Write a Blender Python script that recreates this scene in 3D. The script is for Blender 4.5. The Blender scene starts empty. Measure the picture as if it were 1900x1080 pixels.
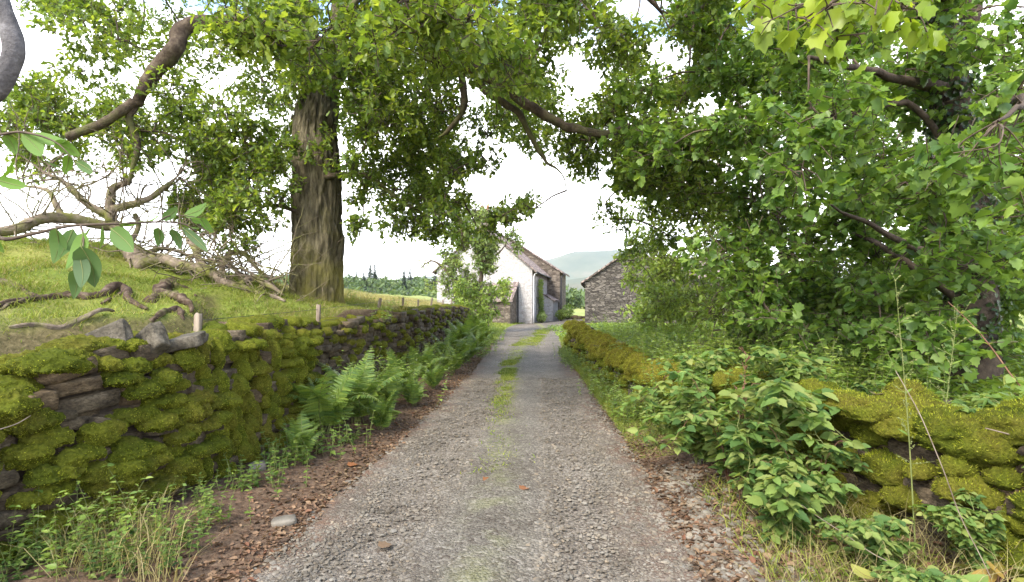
import bpy, math, random
import numpy as np
from mathutils import Vector
R = math.radians
scene = bpy.context.scene
col = scene.collection
rng = np.random.default_rng(7)
random.seed(7)

# ------------------------------------------------------------------ camera, world, sun, exposure
cam_d = bpy.data.cameras.new('camera'); cam = bpy.data.objects.new('camera', cam_d); col.objects.link(cam)
cam.location = (0, 0, 1.6); cam.rotation_euler = (R(90), 0, 0)
cam_d.sensor_width = 36; cam_d.lens = 36 * 1000 / 1900; cam_d.shift_y = 20 / 1900
cam_d.clip_start = 0.05; cam_d.clip_end = 20000
scene.camera = cam
scene.view_settings.view_transform = 'Standard'; scene.view_settings.look = 'None'
scene.view_settings.exposure = 2.25; scene.view_settings.gamma = 1
scene.cycles.max_bounces = 12; scene.cycles.diffuse_bounces = 8; scene.cycles.transmission_bounces = 8
scene.cycles.glossy_bounces = 2; scene.cycles.volume_bounces = 1; scene.cycles.transparent_max_bounces = 4
scene.cycles.caustics_reflective = False; scene.cycles.caustics_refractive = False
scene.cycles.sample_clamp_indirect = 6

SUN_AZ, SUN_EL = math.atan2(-0.55, -0.75), R(48)      # behind the camera, to the left
def node(nt, kind, **kw):
    n = nt.nodes.new(kind)
    for k, v in kw.items():
        if k.startswith('i_'):
            n.inputs[int(k[2:]) if k[2:].isdigit() else k[2:].replace('_', ' ')].default_value = v
        else: setattr(n, k, v)
    return n
def ramp(nt, fac, stops, interp='LINEAR'):
    r = nt.nodes.new('ShaderNodeValToRGB'); r.color_ramp.interpolation = interp
    e = r.color_ramp.elements
    while len(e) < len(stops): e.new(0.5)
    for i, (p, c) in enumerate(stops):
        e[i].position = p
        e[i].color = tuple(c) + (1,) if hasattr(c, '__len__') else (c, c, c, 1)
    nt.links.new(fac, r.inputs[0]); return r.outputs[0]
def mixc(nt, f, a, b, mode='MIX'):
    m = nt.nodes.new('ShaderNodeMix'); m.data_type = 'RGBA'; m.blend_type = mode
    for sock, v in ((m.inputs[0], f), (m.inputs[6], a), (m.inputs[7], b)):
        if hasattr(v, 'links'): nt.links.new(v, sock)
        elif hasattr(v, '__len__'): sock.default_value = tuple(v) + (1,) if len(v) == 3 else v
        else: sock.default_value = v
    return m.outputs[2]
def math_n(nt, op, a, b=0.0, clamp=False):
    m = nt.nodes.new('ShaderNodeMath'); m.operation = op; m.use_clamp = clamp
    for i, v in enumerate((a, b)):
        if hasattr(v, 'links'): nt.links.new(v, m.inputs[i])
        else: m.inputs[i].default_value = v
    return m.outputs[0]
def noise_n(nt, vec, scale, detail=4, rough=0.55, dist=0.0):
    n = node(nt, 'ShaderNodeTexNoise'); n.inputs['Scale'].default_value = scale; n.inputs['Detail'].default_value = detail
    n.inputs['Roughness'].default_value = rough; n.inputs['Distortion'].default_value = dist
    if vec is not None: nt.links.new(vec, n.inputs['Vector'])
    return n.outputs['Fac']

world = bpy.data.worlds.new('World'); scene.world = world; world.use_nodes = True
wt = world.node_tree; wt.nodes.clear()
sky = node(wt, 'ShaderNodeTexSky', sky_type='NISHITA', sun_disc=False, sun_elevation=SUN_EL, sun_rotation=SUN_AZ)
sky.air_density = 1.0; sky.dust_density = 1.0; sky.ozone_density = 1.0
tc = node(wt, 'ShaderNodeTexCoord')
mp = node(wt, 'ShaderNodeMapping'); mp.inputs['Scale'].default_value = (1, 1, 2.6); mp.inputs['Location'].default_value = (0.35, 0.1, 0.0)
wt.links.new(tc.outputs['Generated'], mp.inputs[0])
sep = node(wt, 'ShaderNodeSeparateXYZ'); wt.links.new(tc.outputs['Generated'], sep.inputs[0])
cn = noise_n(wt, mp.outputs[0], 2.1, 7, 0.6, 0.3)
lowcloud = ramp(wt, sep.outputs[2], [(0.30, 0.45), (0.44, 0.0)])
cov = ramp(wt, math_n(wt, 'ADD', cn, lowcloud), [(0.515, 0), (0.63, 1)])
cdet = noise_n(wt, mp.outputs[0], 5.0, 6, 0.6)
cloudcol = ramp(wt, cdet, [(0.3, (6.4, 6.5, 6.8)), (0.7, (8.6, 8.6, 8.7))])
skyc = mixc(wt, cov, sky.outputs[0], cloudcol)
bg = node(wt, 'ShaderNodeBackground'); bg.inputs[1].default_value = 0.145
wt.links.new(skyc, bg.inputs[0])
wo = node(wt, 'ShaderNodeOutputWorld'); wt.links.new(bg.outputs[0], wo.inputs[0])

sun_d = bpy.data.lights.new('sun', 'SUN'); sun = bpy.data.objects.new('sun', sun_d); col.objects.link(sun)
sun_d.energy = 1.6; sun_d.angle = R(18); sun_d.color = (1.0, 0.93, 0.82)
tosun = Vector((math.sin(SUN_AZ) * math.cos(SUN_EL), math.cos(SUN_AZ) * math.cos(SUN_EL), math.sin(SUN_EL)))
sun.rotation_euler = tosun.to_track_quat('Z', 'Y').to_euler()

# ------------------------------------------------------------------ helpers
def at(px, py, Y):
    return np.array([(px - 950) / 1000 * Y, Y, 1.6 + (560 - py) / 1000 * Y])
def _hash(i, j, k, s):
    h = (i.astype(np.int64) * 374761393 + j.astype(np.int64) * 668265263 + k.astype(np.int64) * 1274126177 + s * 974711) & 0xffffffff
    h = ((h ^ (h >> 13)) * 1103515245 + 12345) & 0xffffffff
    h = ((h ^ (h >> 16)) * 69069 + 1) & 0xffffffff
    return ((h >> 8) & 0xffff) / 65535.0
def vnoise(p, s=0):
    p = np.asarray(p, float); i = np.floor(p).astype(np.int64); f = p - i; f = f * f * (3 - 2 * f)
    out = 0
    for a in (0, 1):
        for b in (0, 1):
            for c in (0, 1):
                w = (f[..., 0] if a else 1 - f[..., 0]) * (f[..., 1] if b else 1 - f[..., 1]) * (f[..., 2] if c else 1 - f[..., 2])
                out = out + w * _hash(i[..., 0] + a, i[..., 1] + b, i[..., 2] + c, s)
    return out * 2 - 1
def fbm(p, octv=4, s=0, gain=0.5):
    p = np.asarray(p, float); t = 0; a = 1.0; n = 0
    for o in range(octv):
        t = t + a * vnoise(p * (2.03 ** o) + o * 17.3, s + o); n += a; a *= gain
    return t / n
def nrm(v):
    return v / np.maximum(np.linalg.norm(v, axis=-1, keepdims=True), 1e-9)
def sstep(a, b, x):
    t = np.clip((np.asarray(x, float) - a) / (b - a), 0, 1); return t * t * (3 - 2 * t)

class MB:
    """collects vertices and faces, then builds ONE mesh object"""
    def __init__(s): s.V = []; s.F = []; s.n = 0
    def add(s, V, F, mat=0):
        V = np.asarray(V, float).reshape(-1, 3)
        for f in (F if isinstance(F, list) else [F]):
            f = np.asarray(f, np.int64)
            if len(f): s.F.append((f + s.n, mat))
        s.V.append(V); s.n += len(V)
    def mesh(s, name, mats, smooth=True):
        me = bpy.data.meshes.new(name)
        V = np.concatenate(s.V) if s.V else np.zeros((0, 3))
        me.vertices.add(len(V)); me.vertices.foreach_set('co', V.astype(np.float32).ravel())
        loops = np.concatenate([f.ravel() for f, m in s.F])
        tot = np.concatenate([np.full(len(f), f.shape[1], np.int32) for f, m in s.F])
        mi = np.concatenate([np.full(len(f), m, np.int32) for f, m in s.F])
        me.loops.add(len(loops)); me.loops.foreach_set('vertex_index', loops.astype(np.int32))
        me.polygons.add(len(tot)); st = np.zeros(len(tot), np.int32); st[1:] = np.cumsum(tot)[:-1]
        me.polygons.foreach_set('loop_start', st); me.polygons.foreach_set('loop_total', tot)
        me.polygons.foreach_set('material_index', mi)
        me.polygons.foreach_set('use_smooth', np.full(len(tot), bool(smooth)))
        for m in (mats if isinstance(mats, (list, tuple)) else [mats]): me.materials.append(m)
        me.update(calc_edges=True)
        return me
    def build(s, name, mats, parent=None, smooth=True):
        o = bpy.data.objects.new(name, s.mesh(name, mats, smooth)); col.objects.link(o)
        if parent is not None: o.parent = parent
        return o
def tag(o, label=None, cat=None, group=None, kind=None):
    if label: o['label'] = label
    if cat: o['category'] = cat
    if group: o['group'] = group
    if kind: o['kind'] = kind
    return o
def empty(name, loc=(0, 0, 0), rz=0, label=None, cat=None, group=None):
    o = bpy.data.objects.new(name, None); col.objects.link(o)
    o.location = tuple(loc); o.rotation_euler = (0, 0, rz); o.empty_display_size = 0.1
    return tag(o, label, cat, group)
def copy_tree(o, parent=None):
    c = o.copy(); col.objects.link(c); c.parent = parent
    for ch in o.children: copy_tree(ch, c)
    return c

# leaf templates: y along the leaf, x across, z normal;  (V, [faces])
def halves(half, fold=0.25, droop=0.0):
    h = np.array(half, float); n = len(h)
    mid = np.stack([np.zeros(2), np.array([h[0, 1], h[-1, 1]])], 1)
    L = np.stack([h[:, 0], h[:, 1], np.abs(h[:, 0]) * fold - droop * h[:, 1] ** 2], 1)
    Rr = L * [-1, 1, 1]
    V = np.concatenate([L, Rr[1:-1]])
    fl = list(range(n)); fr = [0] + [n + i for i in range(n - 2)] + [n - 1]
    return V, [np.array([fl]), np.array([fr[::-1]])]
OAK = halves([(0, 0), (.09, .12), (.20, .28), (.13, .40), (.30, .58), (.19, .70), (.21, .86), (0, 1)], .3)
MAPLE = halves([(0, 0), (.24, -.06), (.36, .10), (.56, .32), (.38, .44), (.37, .74), (.19, .74), (0, 1)], .28, .15)
OVATE = halves([(0, 0), (.19, .15), (.27, .38), (.17, .72), (0, 1)], .3)
SLIM = halves([(0, 0), (.13, .25), (.13, .55), (0, 1)], .3)
def scatter(mb, T, P, fwd, nor, S, mat=0):
    """one copy of template T at each P; fwd is the leaf axis, nor roughly its normal"""
    V, F = T; n = len(P)
    if not n: return
    y = nrm(fwd); x = nrm(np.cross(y, nor)); z = np.cross(x, y)
    S = np.broadcast_to(np.asarray(S, float), (n,))[:, None, None]
    W = P[:, None, :] + S * (V[None, :, 0:1] * x[:, None] + V[None, :, 1:2] * y[:, None] + V[None, :, 2:3] * z[:, None])
    off = (np.arange(n) * len(V))[:, None, None]
    mb.add(W.reshape(-1, 3), [(f[None] + off).reshape(-1, f.shape[1]) for f in F], mat)
def unit(n):
    return nrm(rng.normal(size=(n, 3)))
def ball(n):
    return unit(n) * rng.random((n, 1)) ** (1 / 3)

def catmull(P, seg):
    P = np.asarray(P, float); Q = np.concatenate([[2 * P[0] - P[1]], P, [2 * P[-1] - P[-2]]])
    out = []
    for i in range(1, len(Q) - 2):
        a, b, c, d = Q[i - 1:i + 3]
        for t in np.linspace(0, 1, seg, endpoint=False):
            out.append(0.5 * (2 * b + (c - a) * t + (2 * a - 5 * b + 4 * c - d) * t * t + (3 * b - a - 3 * c + d) * t ** 3))
    out.append(Q[-2]); return np.array(out)
def tube(mb, P, rad, sides=8, seg=4, bump=0.0, wob=0.0, seed=0, mat=0, freq=3.0, ridge=0.0, cap=True):
    P = np.asarray(P, float); rad = np.broadcast_to(np.asarray(rad, float), (len(P),))
    C = catmull(P, seg) if seg > 1 else P
    r = np.interp(np.linspace(0, len(P) - 1, len(C)), np.arange(len(P)), rad)
    if wob:
        C = C + np.stack([fbm(C * 2.5, 2, seed + k) for k in (1, 2, 3)], 1) * wob
    T = nrm(np.gradient(C, axis=0))
    u = nrm(np.cross(T[0], [0.31, 0.2, 0.9] if abs(T[0][2]) < .9 else [1, 0, 0])); U = [u]
    for t in T[1:]:
        u = u - t * np.dot(u, t); u = u / max(np.linalg.norm(u), 1e-9); U.append(u)
    U = np.array(U); W = np.cross(T, U)
    a = np.linspace(0, 2 * np.pi, sides, endpoint=False)
    D = np.cos(a)[None, :, None] * U[:, None] + np.sin(a)[None, :, None] * W[:, None]
    rr = r[:, None].repeat(sides, 1)
    if bump:
        q = C[:, None] + D * rr[..., None]
        rr = rr * (1 + bump * fbm(q * freq, 3, seed))
    if ridge:
        cum = np.concatenate([[0], np.cumsum(np.linalg.norm(np.diff(C, axis=0), axis=1))])
        q = np.stack([np.cos(a)[None].repeat(len(C), 0) * 5.5, np.sin(a)[None].repeat(len(C), 0) * 5.5, cum[:, None].repeat(sides, 1) * 2.2], 2)
        rr = rr + ridge * (1 - 2 * np.abs(fbm(q, 3, seed + 5)) * 1.6)
    V = C[:, None] + D * rr[..., None]
    m = len(C); i = np.arange(m - 1)[:, None]; j = np.arange(sides)[None]; jn = (j + 1) % sides
    F = np.stack([i * sides + j, i * sides + jn, (i + 1) * sides + jn, (i + 1) * sides + j], 2).reshape(-1, 4)
    V = V.reshape(-1, 3)
    if cap:
        V = np.concatenate([V, [C[0] - T[0] * r[0] * .25, C[-1] + T[-1] * r[-1] * .35]]); k = len(V)
        f2 = np.array([[k - 2, (q + 1) % sides, q] for q in range(sides)] + [[k - 1, (m - 1) * sides + q, (m - 1) * sides + (q + 1) % sides] for q in range(sides)])
        mb.add(V, [F, f2], mat)
    else: mb.add(V, F, mat)
def twigs(mb, A, B, ra, rb, mat=1, sag=0.0, sides=3):
    """many thin two-segment twigs at once"""
    n = len(A)
    if not n: return
    M = (A + B) / 2 + rng.normal(size=(n, 3)) * np.linalg.norm(B - A, axis=1, keepdims=True) * .06 - [0, 0, sag]
    d = nrm(B - A); u = nrm(np.cross(d, rng.normal(size=(n, 3)))); w = np.cross(d, u)
    ra = np.broadcast_to(np.asarray(ra, float), (n,)); rb = np.broadcast_to(np.asarray(rb, float), (n,))
    ang = np.linspace(0, 2 * np.pi, sides, endpoint=False)
    ring = np.cos(ang)[None, :, None] * u[:, None] + np.sin(ang)[None, :, None] * w[:, None]
    V = np.stack([A[:, None] + ring * ra[:, None, None], M[:, None] + ring * ((ra + rb) / 2)[:, None, None], B[:, None] + ring * rb[:, None, None]], 1)
    q = []
    for s_ in (0, 1):
        for k in range(sides):
            q.append([s_ * sides + k, s_ * sides + (k + 1) % sides, (s_ + 1) * sides + (k + 1) % sides, (s_ + 1) * sides + k])
    F = np.array(q)[None] + (np.arange(n) * 3 * sides)[:, None, None]
    mb.add(V.reshape(-1, 3), F.reshape(-1, 4), mat)

def box(mb, x0, x1, y0, y1, z0, z1, mat=0, M=None):
    V = np.array([[x, y, z] for x in (x0, x1) for y in (y0, y1) for z in (z0, z1)], float)
    if M is not None: V = M(V)
    mb.add(V, np.array([[0, 1, 3, 2], [4, 6, 7, 5], [0, 4, 5, 1], [2, 3, 7, 6], [0, 2, 6, 4], [1, 5, 7, 3]]), mat)
def cube_grid(n):
    """closed cube surface as (V, quads), n cells per edge, in -1..1"""
    V = []; F = []; t = np.linspace(-1, 1, n + 1)
    for ax in range(3):
        for sgn in (-1, 1):
            a, b = np.meshgrid(t, t, indexing='ij'); c = np.full_like(a, sgn)
            P = [None] * 3; P[ax] = c; P[(ax + 1) % 3] = a; P[(ax + 2) % 3] = b
            base = sum(len(v) for v in V); V.append(np.stack(P, 2).reshape(-1, 3))
            i, j = np.meshgrid(np.arange(n), np.arange(n), indexing='ij')
            q = np.stack([i * (n + 1) + j, (i + 1) * (n + 1) + j, (i + 1) * (n + 1) + j + 1, i * (n + 1) + j + 1], 2).reshape(-1, 4)
            F.append((q if sgn > 0 else q[:, ::-1]) + base)
    V = np.concatenate(V); F = np.concatenate(F)
    key = np.round(V * 1000).astype(int); _, idx, inv = np.unique(key, axis=0, return_index=True, return_inverse=True)
    return V[idx], inv.reshape(-1)[F]
CG3, CG4, CG8 = cube_grid(3), cube_grid(4), cube_grid(8)
def rock(T, dims, seed, round_=0.5, amp=0.12, freq=2.2):
    """a slaty stone: cube pulled towards a sphere by round_, then roughened"""
    V, F = T
    S = nrm(V); P = V * (1 - round_) + S * round_ * 1.15
    P = P + S * (amp * fbm(P * freq + seed * 7.13, 3, seed % 97))[:, None] + (vnoise(P * 1.1 + seed * 3.7, 5) * .12)[:, None] * np.array([1, .4, .6])
    return P * np.asarray(dims) / 2, F
def rotm(rx, ry, rz):
    cx, sx, cy, sy, cz, sz = math.cos(rx), math.sin(rx), math.cos(ry), math.sin(ry), math.cos(rz), math.sin(rz)
    return np.array([[cz, -sz, 0], [sz, cz, 0], [0, 0, 1]]) @ np.array([[cy, 0, sy], [0, 1, 0], [-sy, 0, cy]]) @ np.array([[1, 0, 0], [0, cx, -sx], [0, sx, cx]])

# ------------------------------------------------------------------ materials
def new_mat(name):
    m = bpy.data.materials.new(name); m.use_nodes = True; nt = m.node_tree; nt.nodes.clear()
    out = node(nt, 'ShaderNodeOutputMaterial'); return m, nt, out
def objco(nt):
    return node(nt, 'ShaderNodeTexCoord').outputs['Object']
def bumpn(nt, h, strength=.5, dist=.02):
    b = node(nt, 'ShaderNodeBump'); b.inputs['Strength'].default_value = strength; b.inputs['Distance'].default_value = dist
    nt.links.new(h, b.inputs['Height']); return b.outputs[0]
def pbsdf(nt, colr, rough=.8, normal=None, spec=.3):
    p = node(nt, 'ShaderNodeBsdfPrincipled'); p.inputs['Roughness'].default_value = rough
    p.inputs['Specular IOR Level'].default_value = spec
    if hasattr(colr, 'links'): nt.links.new(colr, p.inputs['Base Color'])
    else: p.inputs['Base Color'].default_value = tuple(colr) + (1,)
    if normal is not None: nt.links.new(normal, p.inputs['Normal'])
    return p
def leaf_mat(name, cols, trans=.42, rough=.42, under=1.25, patch=0.9, spec=.4, tcol=(1.32, 1.25, .55)):
    m, nt, out = new_mat(name)
    g = node(nt, 'ShaderNodeNewGeometry')
    n = len(cols)
    c = ramp(nt, g.outputs['Random Per Island'], [(i / max(n - 1, 1), k) for i, k in enumerate(cols)])
    nz = noise_n(nt, objco(nt), patch, 2)
    c = mixc(nt, 1.0, c, ramp(nt, nz, [(.32, (.72, .78, .70)), (.68, (1.22, 1.15, 1.1))]), 'MULTIPLY')
    c2 = mixc(nt, g.outputs['Backfacing'], c, mixc(nt, 1.0, c, (under, under, under * 1.05), 'MULTIPLY'))
    p = pbsdf(nt, c2, rough, None, spec)
    t = node(nt, 'ShaderNodeBsdfTranslucent'); nt.links.new(mixc(nt, 1.0, c, tcol, 'MULTIPLY'), t.inputs[0])
    mx = node(nt, 'ShaderNodeMixShader'); mx.inputs[0].default_value = trans
    nt.links.new(p.outputs[0], mx.inputs[1]); nt.links.new(t.outputs[0], mx.inputs[2]); nt.links.new(mx.outputs[0], out.inputs[0])
    return m
def rough_mat(name, stops, scale=6, detail=6, rough=.9, bump=.5, bdist=.02, stretch=(1, 1, 1), extra=None, bscale=None, spec=.2):
    m, nt, out = new_mat(name)
    mp = node(nt, 'ShaderNodeMapping'); mp.inputs['Scale'].default_value = stretch; nt.links.new(objco(nt), mp.inputs[0])
    f = noise_n(nt, mp.outputs[0], scale, detail, .62)
    c = ramp(nt, f, stops)
    if 'stone' in name: c = mixc(nt, 1.0, c, ramp(nt, noise_n(nt, mp.outputs[0], scale * 6, 6, .7), [(.35, (.5, .48, .46)), (.65, (1.45, 1.42, 1.36))]), 'MULTIPLY')
    h = noise_n(nt, mp.outputs[0], bscale or scale * 3, 6, .65)
    if extra: c = extra(nt, c, mp.outputs[0])
    p = pbsdf(nt, c, rough, bumpn(nt, h, bump, bdist), spec); nt.links.new(p.outputs[0], out.inputs[0])
    return m
M = {}
M['oak_leaf'] = leaf_mat('oak_leaf', [(.075, .12, .026), (.12, .19, .032), (.18, .255, .042), (.25, .31, .055)], .52, .42)
M['maple_leaf'] = leaf_mat('maple_leaf', [(.075, .14, .034), (.115, .205, .042), (.165, .265, .052), (.22, .315, .075)], .5, .46, 1.15)
M['fresh_leaf'] = leaf_mat('fresh_leaf', [(.14, .22, .025), (.19, .27, .03), (.25, .32, .04)], .55, .45)
M['mid_leaf'] = leaf_mat('mid_leaf', [(.12, .18, .04), (.18, .26, .05), (.26, .33, .07)], .42, .5)
M['herb_leaf'] = leaf_mat('herb_leaf', [(.10, .175, .032), (.15, .235, .040), (.21, .30, .055), (.26, .33, .07)], .42, .5)
M['bramble_leaf'] = leaf_mat('bramble_leaf', [(.060, .120, .036), (.10, .175, .044), (.145, .225, .055), (.19, .25, .065), (.25, .28, .09)], .42, .6, 1.4, .9, .2)
M['fern_leaf'] = leaf_mat('fern_leaf', [(.07, .135, .03), (.12, .19, .034), (.19, .26, .045)], .38, .5)
M['ash_leaf'] = leaf_mat('ash_leaf', [(.05, .09, .035), (.07, .13, .035), (.10, .19, .022)], .45, .7)
M['brown_leaf'] = leaf_mat('brown_leaf', [(.040, .026, .016), (.085, .052, .030), (.14, .085, .05), (.20, .135, .08), (.12, .05, .026)], .15, .8)
M['orange_leaf'] = leaf_mat('orange_leaf', [(.20, .07, .025), (.24, .10, .035)], .15, .7)
M['far_leaf'] = leaf_mat('far_leaf', [(.05, .085, .03), (.08, .13, .04), (.13, .175, .06)], .3, .7, 1.1, .03)
M['conifer'] = leaf_mat('conifer', [(.018, .038, .018), (.03, .055, .024)], .2, .7, 1.0, .1)
M['apple_leaf'] = leaf_mat('apple_leaf', [(.13, .20, .05), (.19, .26, .08), (.27, .33, .13)], .4, .5)
def moss_on(colr, lo, hi, zlo, zhi, scale=3.0):
    def f(nt, c, vec):
        s = node(nt, 'ShaderNodeSeparateXYZ'); nt.links.new(node(nt, 'ShaderNodeNewGeometry').outputs['Position'], s.inputs[0])
        hgt = ramp(nt, math_n(nt, 'MULTIPLY', s.outputs[2], .1), [(zlo * .1, 1.0), (zhi * .1, 0.0)])
        nz = noise_n(nt, objco(nt), scale, 5, .6)
        fac = ramp(nt, math_n(nt, 'MULTIPLY', nz, math_n(nt, 'ADD', hgt, .25)), [(lo, 0), (hi, 1)])
        return mixc(nt, fac, c, colr)
    return f
M['oak_bark'] = rough_mat('oak_bark', [(.32, (.034, .028, .016)), (.5, (.11, .093, .054)), (.68, (.20, .172, .105))], 15, 8, .95, 1.0, .08, (1, 1, .26), moss_on((.20, .18, .035), .34, .74, 1.2, 4.5, 2.0), 16)
M['bark'] = rough_mat('bark', [(.3, (.06, .045, .034)), (.7, (.17, .135, .10))], 14, 6, .95, .7, .02, (1, 1, .4))
M['limb_bark'] = rough_mat('limb_bark', [(.3, (.026, .018, .012)), (.52, (.07, .05, .034)), (.72, (.135, .105, .072))], 9, 6, .95, .8, .03, (1, 1, 1), moss_on((.10, .11, .03), .42, .7, 3.0, 9.0, 2.0))
M['dark_bark'] = rough_mat('dark_bark', [(.3, (.035, .026, .02)), (.7, (.10, .075, .055))], 12, 6, .95, .7, .02)
M['twig'] = rough_mat('twig', [(.3, (.05, .036, .026)), (.7, (.12, .09, .062))], 12, 3, .9, .2, .005)
M['red_twig'] = rough_mat('red_twig', [(.3, (.09, .042, .026)), (.7, (.17, .095, .055))], 12, 3, .9, .2, .005)
M['green_stem'] = rough_mat('green_stem', [(.3, (.09, .12, .03)), (.7, (.19, .20, .07))], 6, 3, .7, .2, .005)
M['dead_wood'] = rough_mat('dead_wood', [(.3, (.085, .065, .048)), (.55, (.18, .14, .10)), (.75, (.27, .22, .17))], 12, 6, .95, .8, .02, (1, 1, 1), moss_on((.13, .135, .03), .56, .80, 3.5, 6.0, 3.5))
M['red_wood'] = rough_mat('red_wood', [(.3, (.018, .012, .008)), (.5, (.062, .040, .026)), (.7, (.15, .115, .08))], 10, 6, .95, .8, .02, (1, 1, 1), moss_on((.12, .13, .03), .68, .90, 3.5, 6.0, 3.0))
M['post_wood'] = rough_mat('post_wood', [(.3, (.12, .09, .065)), (.7, (.27, .22, .165))], 14, 5, .9, .6, .01, (1, 1, .2))
M['stone'] = rough_mat('stone', [(.28, (.025, .022, .016)), (.5, (.070, .062, .046)), (.72, (.14, .125, .098))], 7, 7, .88, .9, .02, (1, 1, 1), None, 18)
def _island(nt, c, vec):
    g = node(nt, 'ShaderNodeNewGeometry')
    return mixc(nt, 1.0, c, ramp(nt, g.outputs['Random Per Island'], [(0, (.7, .64, .58)), (.35, (1, .93, .84)), (.7, (1.12, 1.1, 1.08)), (1, (1.3, 1.12, .92))]), 'MULTIPLY')
M['wall_stone'] = rough_mat('wall_stone', [(.28, (.026, .021, .014)), (.5, (.070, .058, .040)), (.72, (.15, .128, .092))], 8, 7, .9, .9, .02, (1, 1, 2.2), _island, 26)
M['pebble'] = rough_mat('pebble', [(.3, (.078, .070, .056)), (.7, (.195, .181, .152))], 4, 3, .85, .2, .005, (1, 1, 1), _island, 30)
def moss_mat(name, cols, dry, amt=.9):
    m, nt, out = new_mat(name)
    g = node(nt, 'ShaderNodeNewGeometry')
    c = ramp(nt, g.outputs['Random Per Island'], [(i / (len(cols) - 1), k) for i, k in enumerate(cols)])
    nz = noise_n(nt, objco(nt), 2.6, 5, .6)
    c = mixc(nt, ramp(nt, nz, [(.44, 0), (.66, amt)]), c, dry)
    h = noise_n(nt, objco(nt), 60, 5, .7)
    c = mixc(nt, 1.0, c, ramp(nt, h, [(.35, (.55, .55, .5)), (.62, (1.25, 1.2, 1.1))]), 'MULTIPLY')
    p = pbsdf(nt, c, .95, bumpn(nt, h, 1.0, .03), .1)
    t = node(nt, 'ShaderNodeBsdfTranslucent'); nt.links.new(c, t.inputs[0])
    mx = node(nt, 'ShaderNodeMixShader'); mx.inputs[0].default_value = .2
    nt.links.new(p.outputs[0], mx.inputs[1]); nt.links.new(t.outputs[0], mx.inputs[2]); nt.links.new(mx.outputs[0], out.inputs[0])
    return m
M['moss'] = moss_mat('moss', [(.085, .11, .012), (.12, .145, .015), (.16, .175, .02)], (.15, .135, .024))
M['moss_tip'] = moss_mat('moss_tip', [(.17, .22, .016), (.28, .34, .024), (.40, .45, .036), (.54, .55, .09)], (.29, .28, .045), .45)
M['dry_moss'] = moss_mat('dry_moss', [(.10, .105, .015), (.145, .14, .02), (.19, .175, .028)], (.18, .15, .03))
M['dry_moss_tip'] = moss_mat('dry_moss_tip', [(.16, .17, .014), (.26, .27, .025), (.37, .36, .04), (.42, .42, .07)], (.33, .28, .045), .5)
def grass_mat(name, cols):
    return leaf_mat(name, cols, .35, .6, 1.0, .7, .2, (1.2, 1.15, .6))
M['grass'] = grass_mat('grass', [(.10, .15, .022), (.16, .22, .030), (.23, .27, .045), (.31, .31, .09)])
M['straw_grass'] = grass_mat('straw_grass', [(.22, .19, .07), (.30, .26, .11), (.40, .34, .18)])

def ground_mat():
    m, nt, out = new_mat('ground')
    a = node(nt, 'ShaderNodeVertexColor'); a.layer_name = 'zone'
    s = node(nt, 'ShaderNodeSeparateColor'); nt.links.new(a.outputs[0], s.inputs[0])
    pos = objco(nt)
    n1 = noise_n(nt, pos, .9, 6, .6); n2 = noise_n(nt, pos, 22, 5, .65); n3 = noise_n(nt, pos, .05, 4, .6)
    soil = ramp(nt, n2, [(.3, (.045, .030, .020)), (.55, (.12, .080, .052)), (.75, (.19, .135, .09))])
    gr = ramp(nt, n1, [(.3, (.085, .115, .022)), (.5, (.14, .17, .03)), (.7, (.22, .21, .06))])
    gr = mixc(nt, 1.0, gr, ramp(nt, n2, [(.3, (.7, .72, .7)), (.7, (1.2, 1.2, 1.15))]), 'MULTIPLY')
    fieldc = ramp(nt, n3, [(.3, (.15, .19, .045)), (.6, (.24, .25, .08)), (.8, (.30, .27, .11))])
    c = mixc(nt, s.outputs[0], soil, gr); c = mixc(nt, s.outputs[1], c, fieldc)
    p = pbsdf(nt, c, .95, bumpn(nt, n2, .8, .03), .1); nt.links.new(p.outputs[0], out.inputs[0])
    return m
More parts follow.
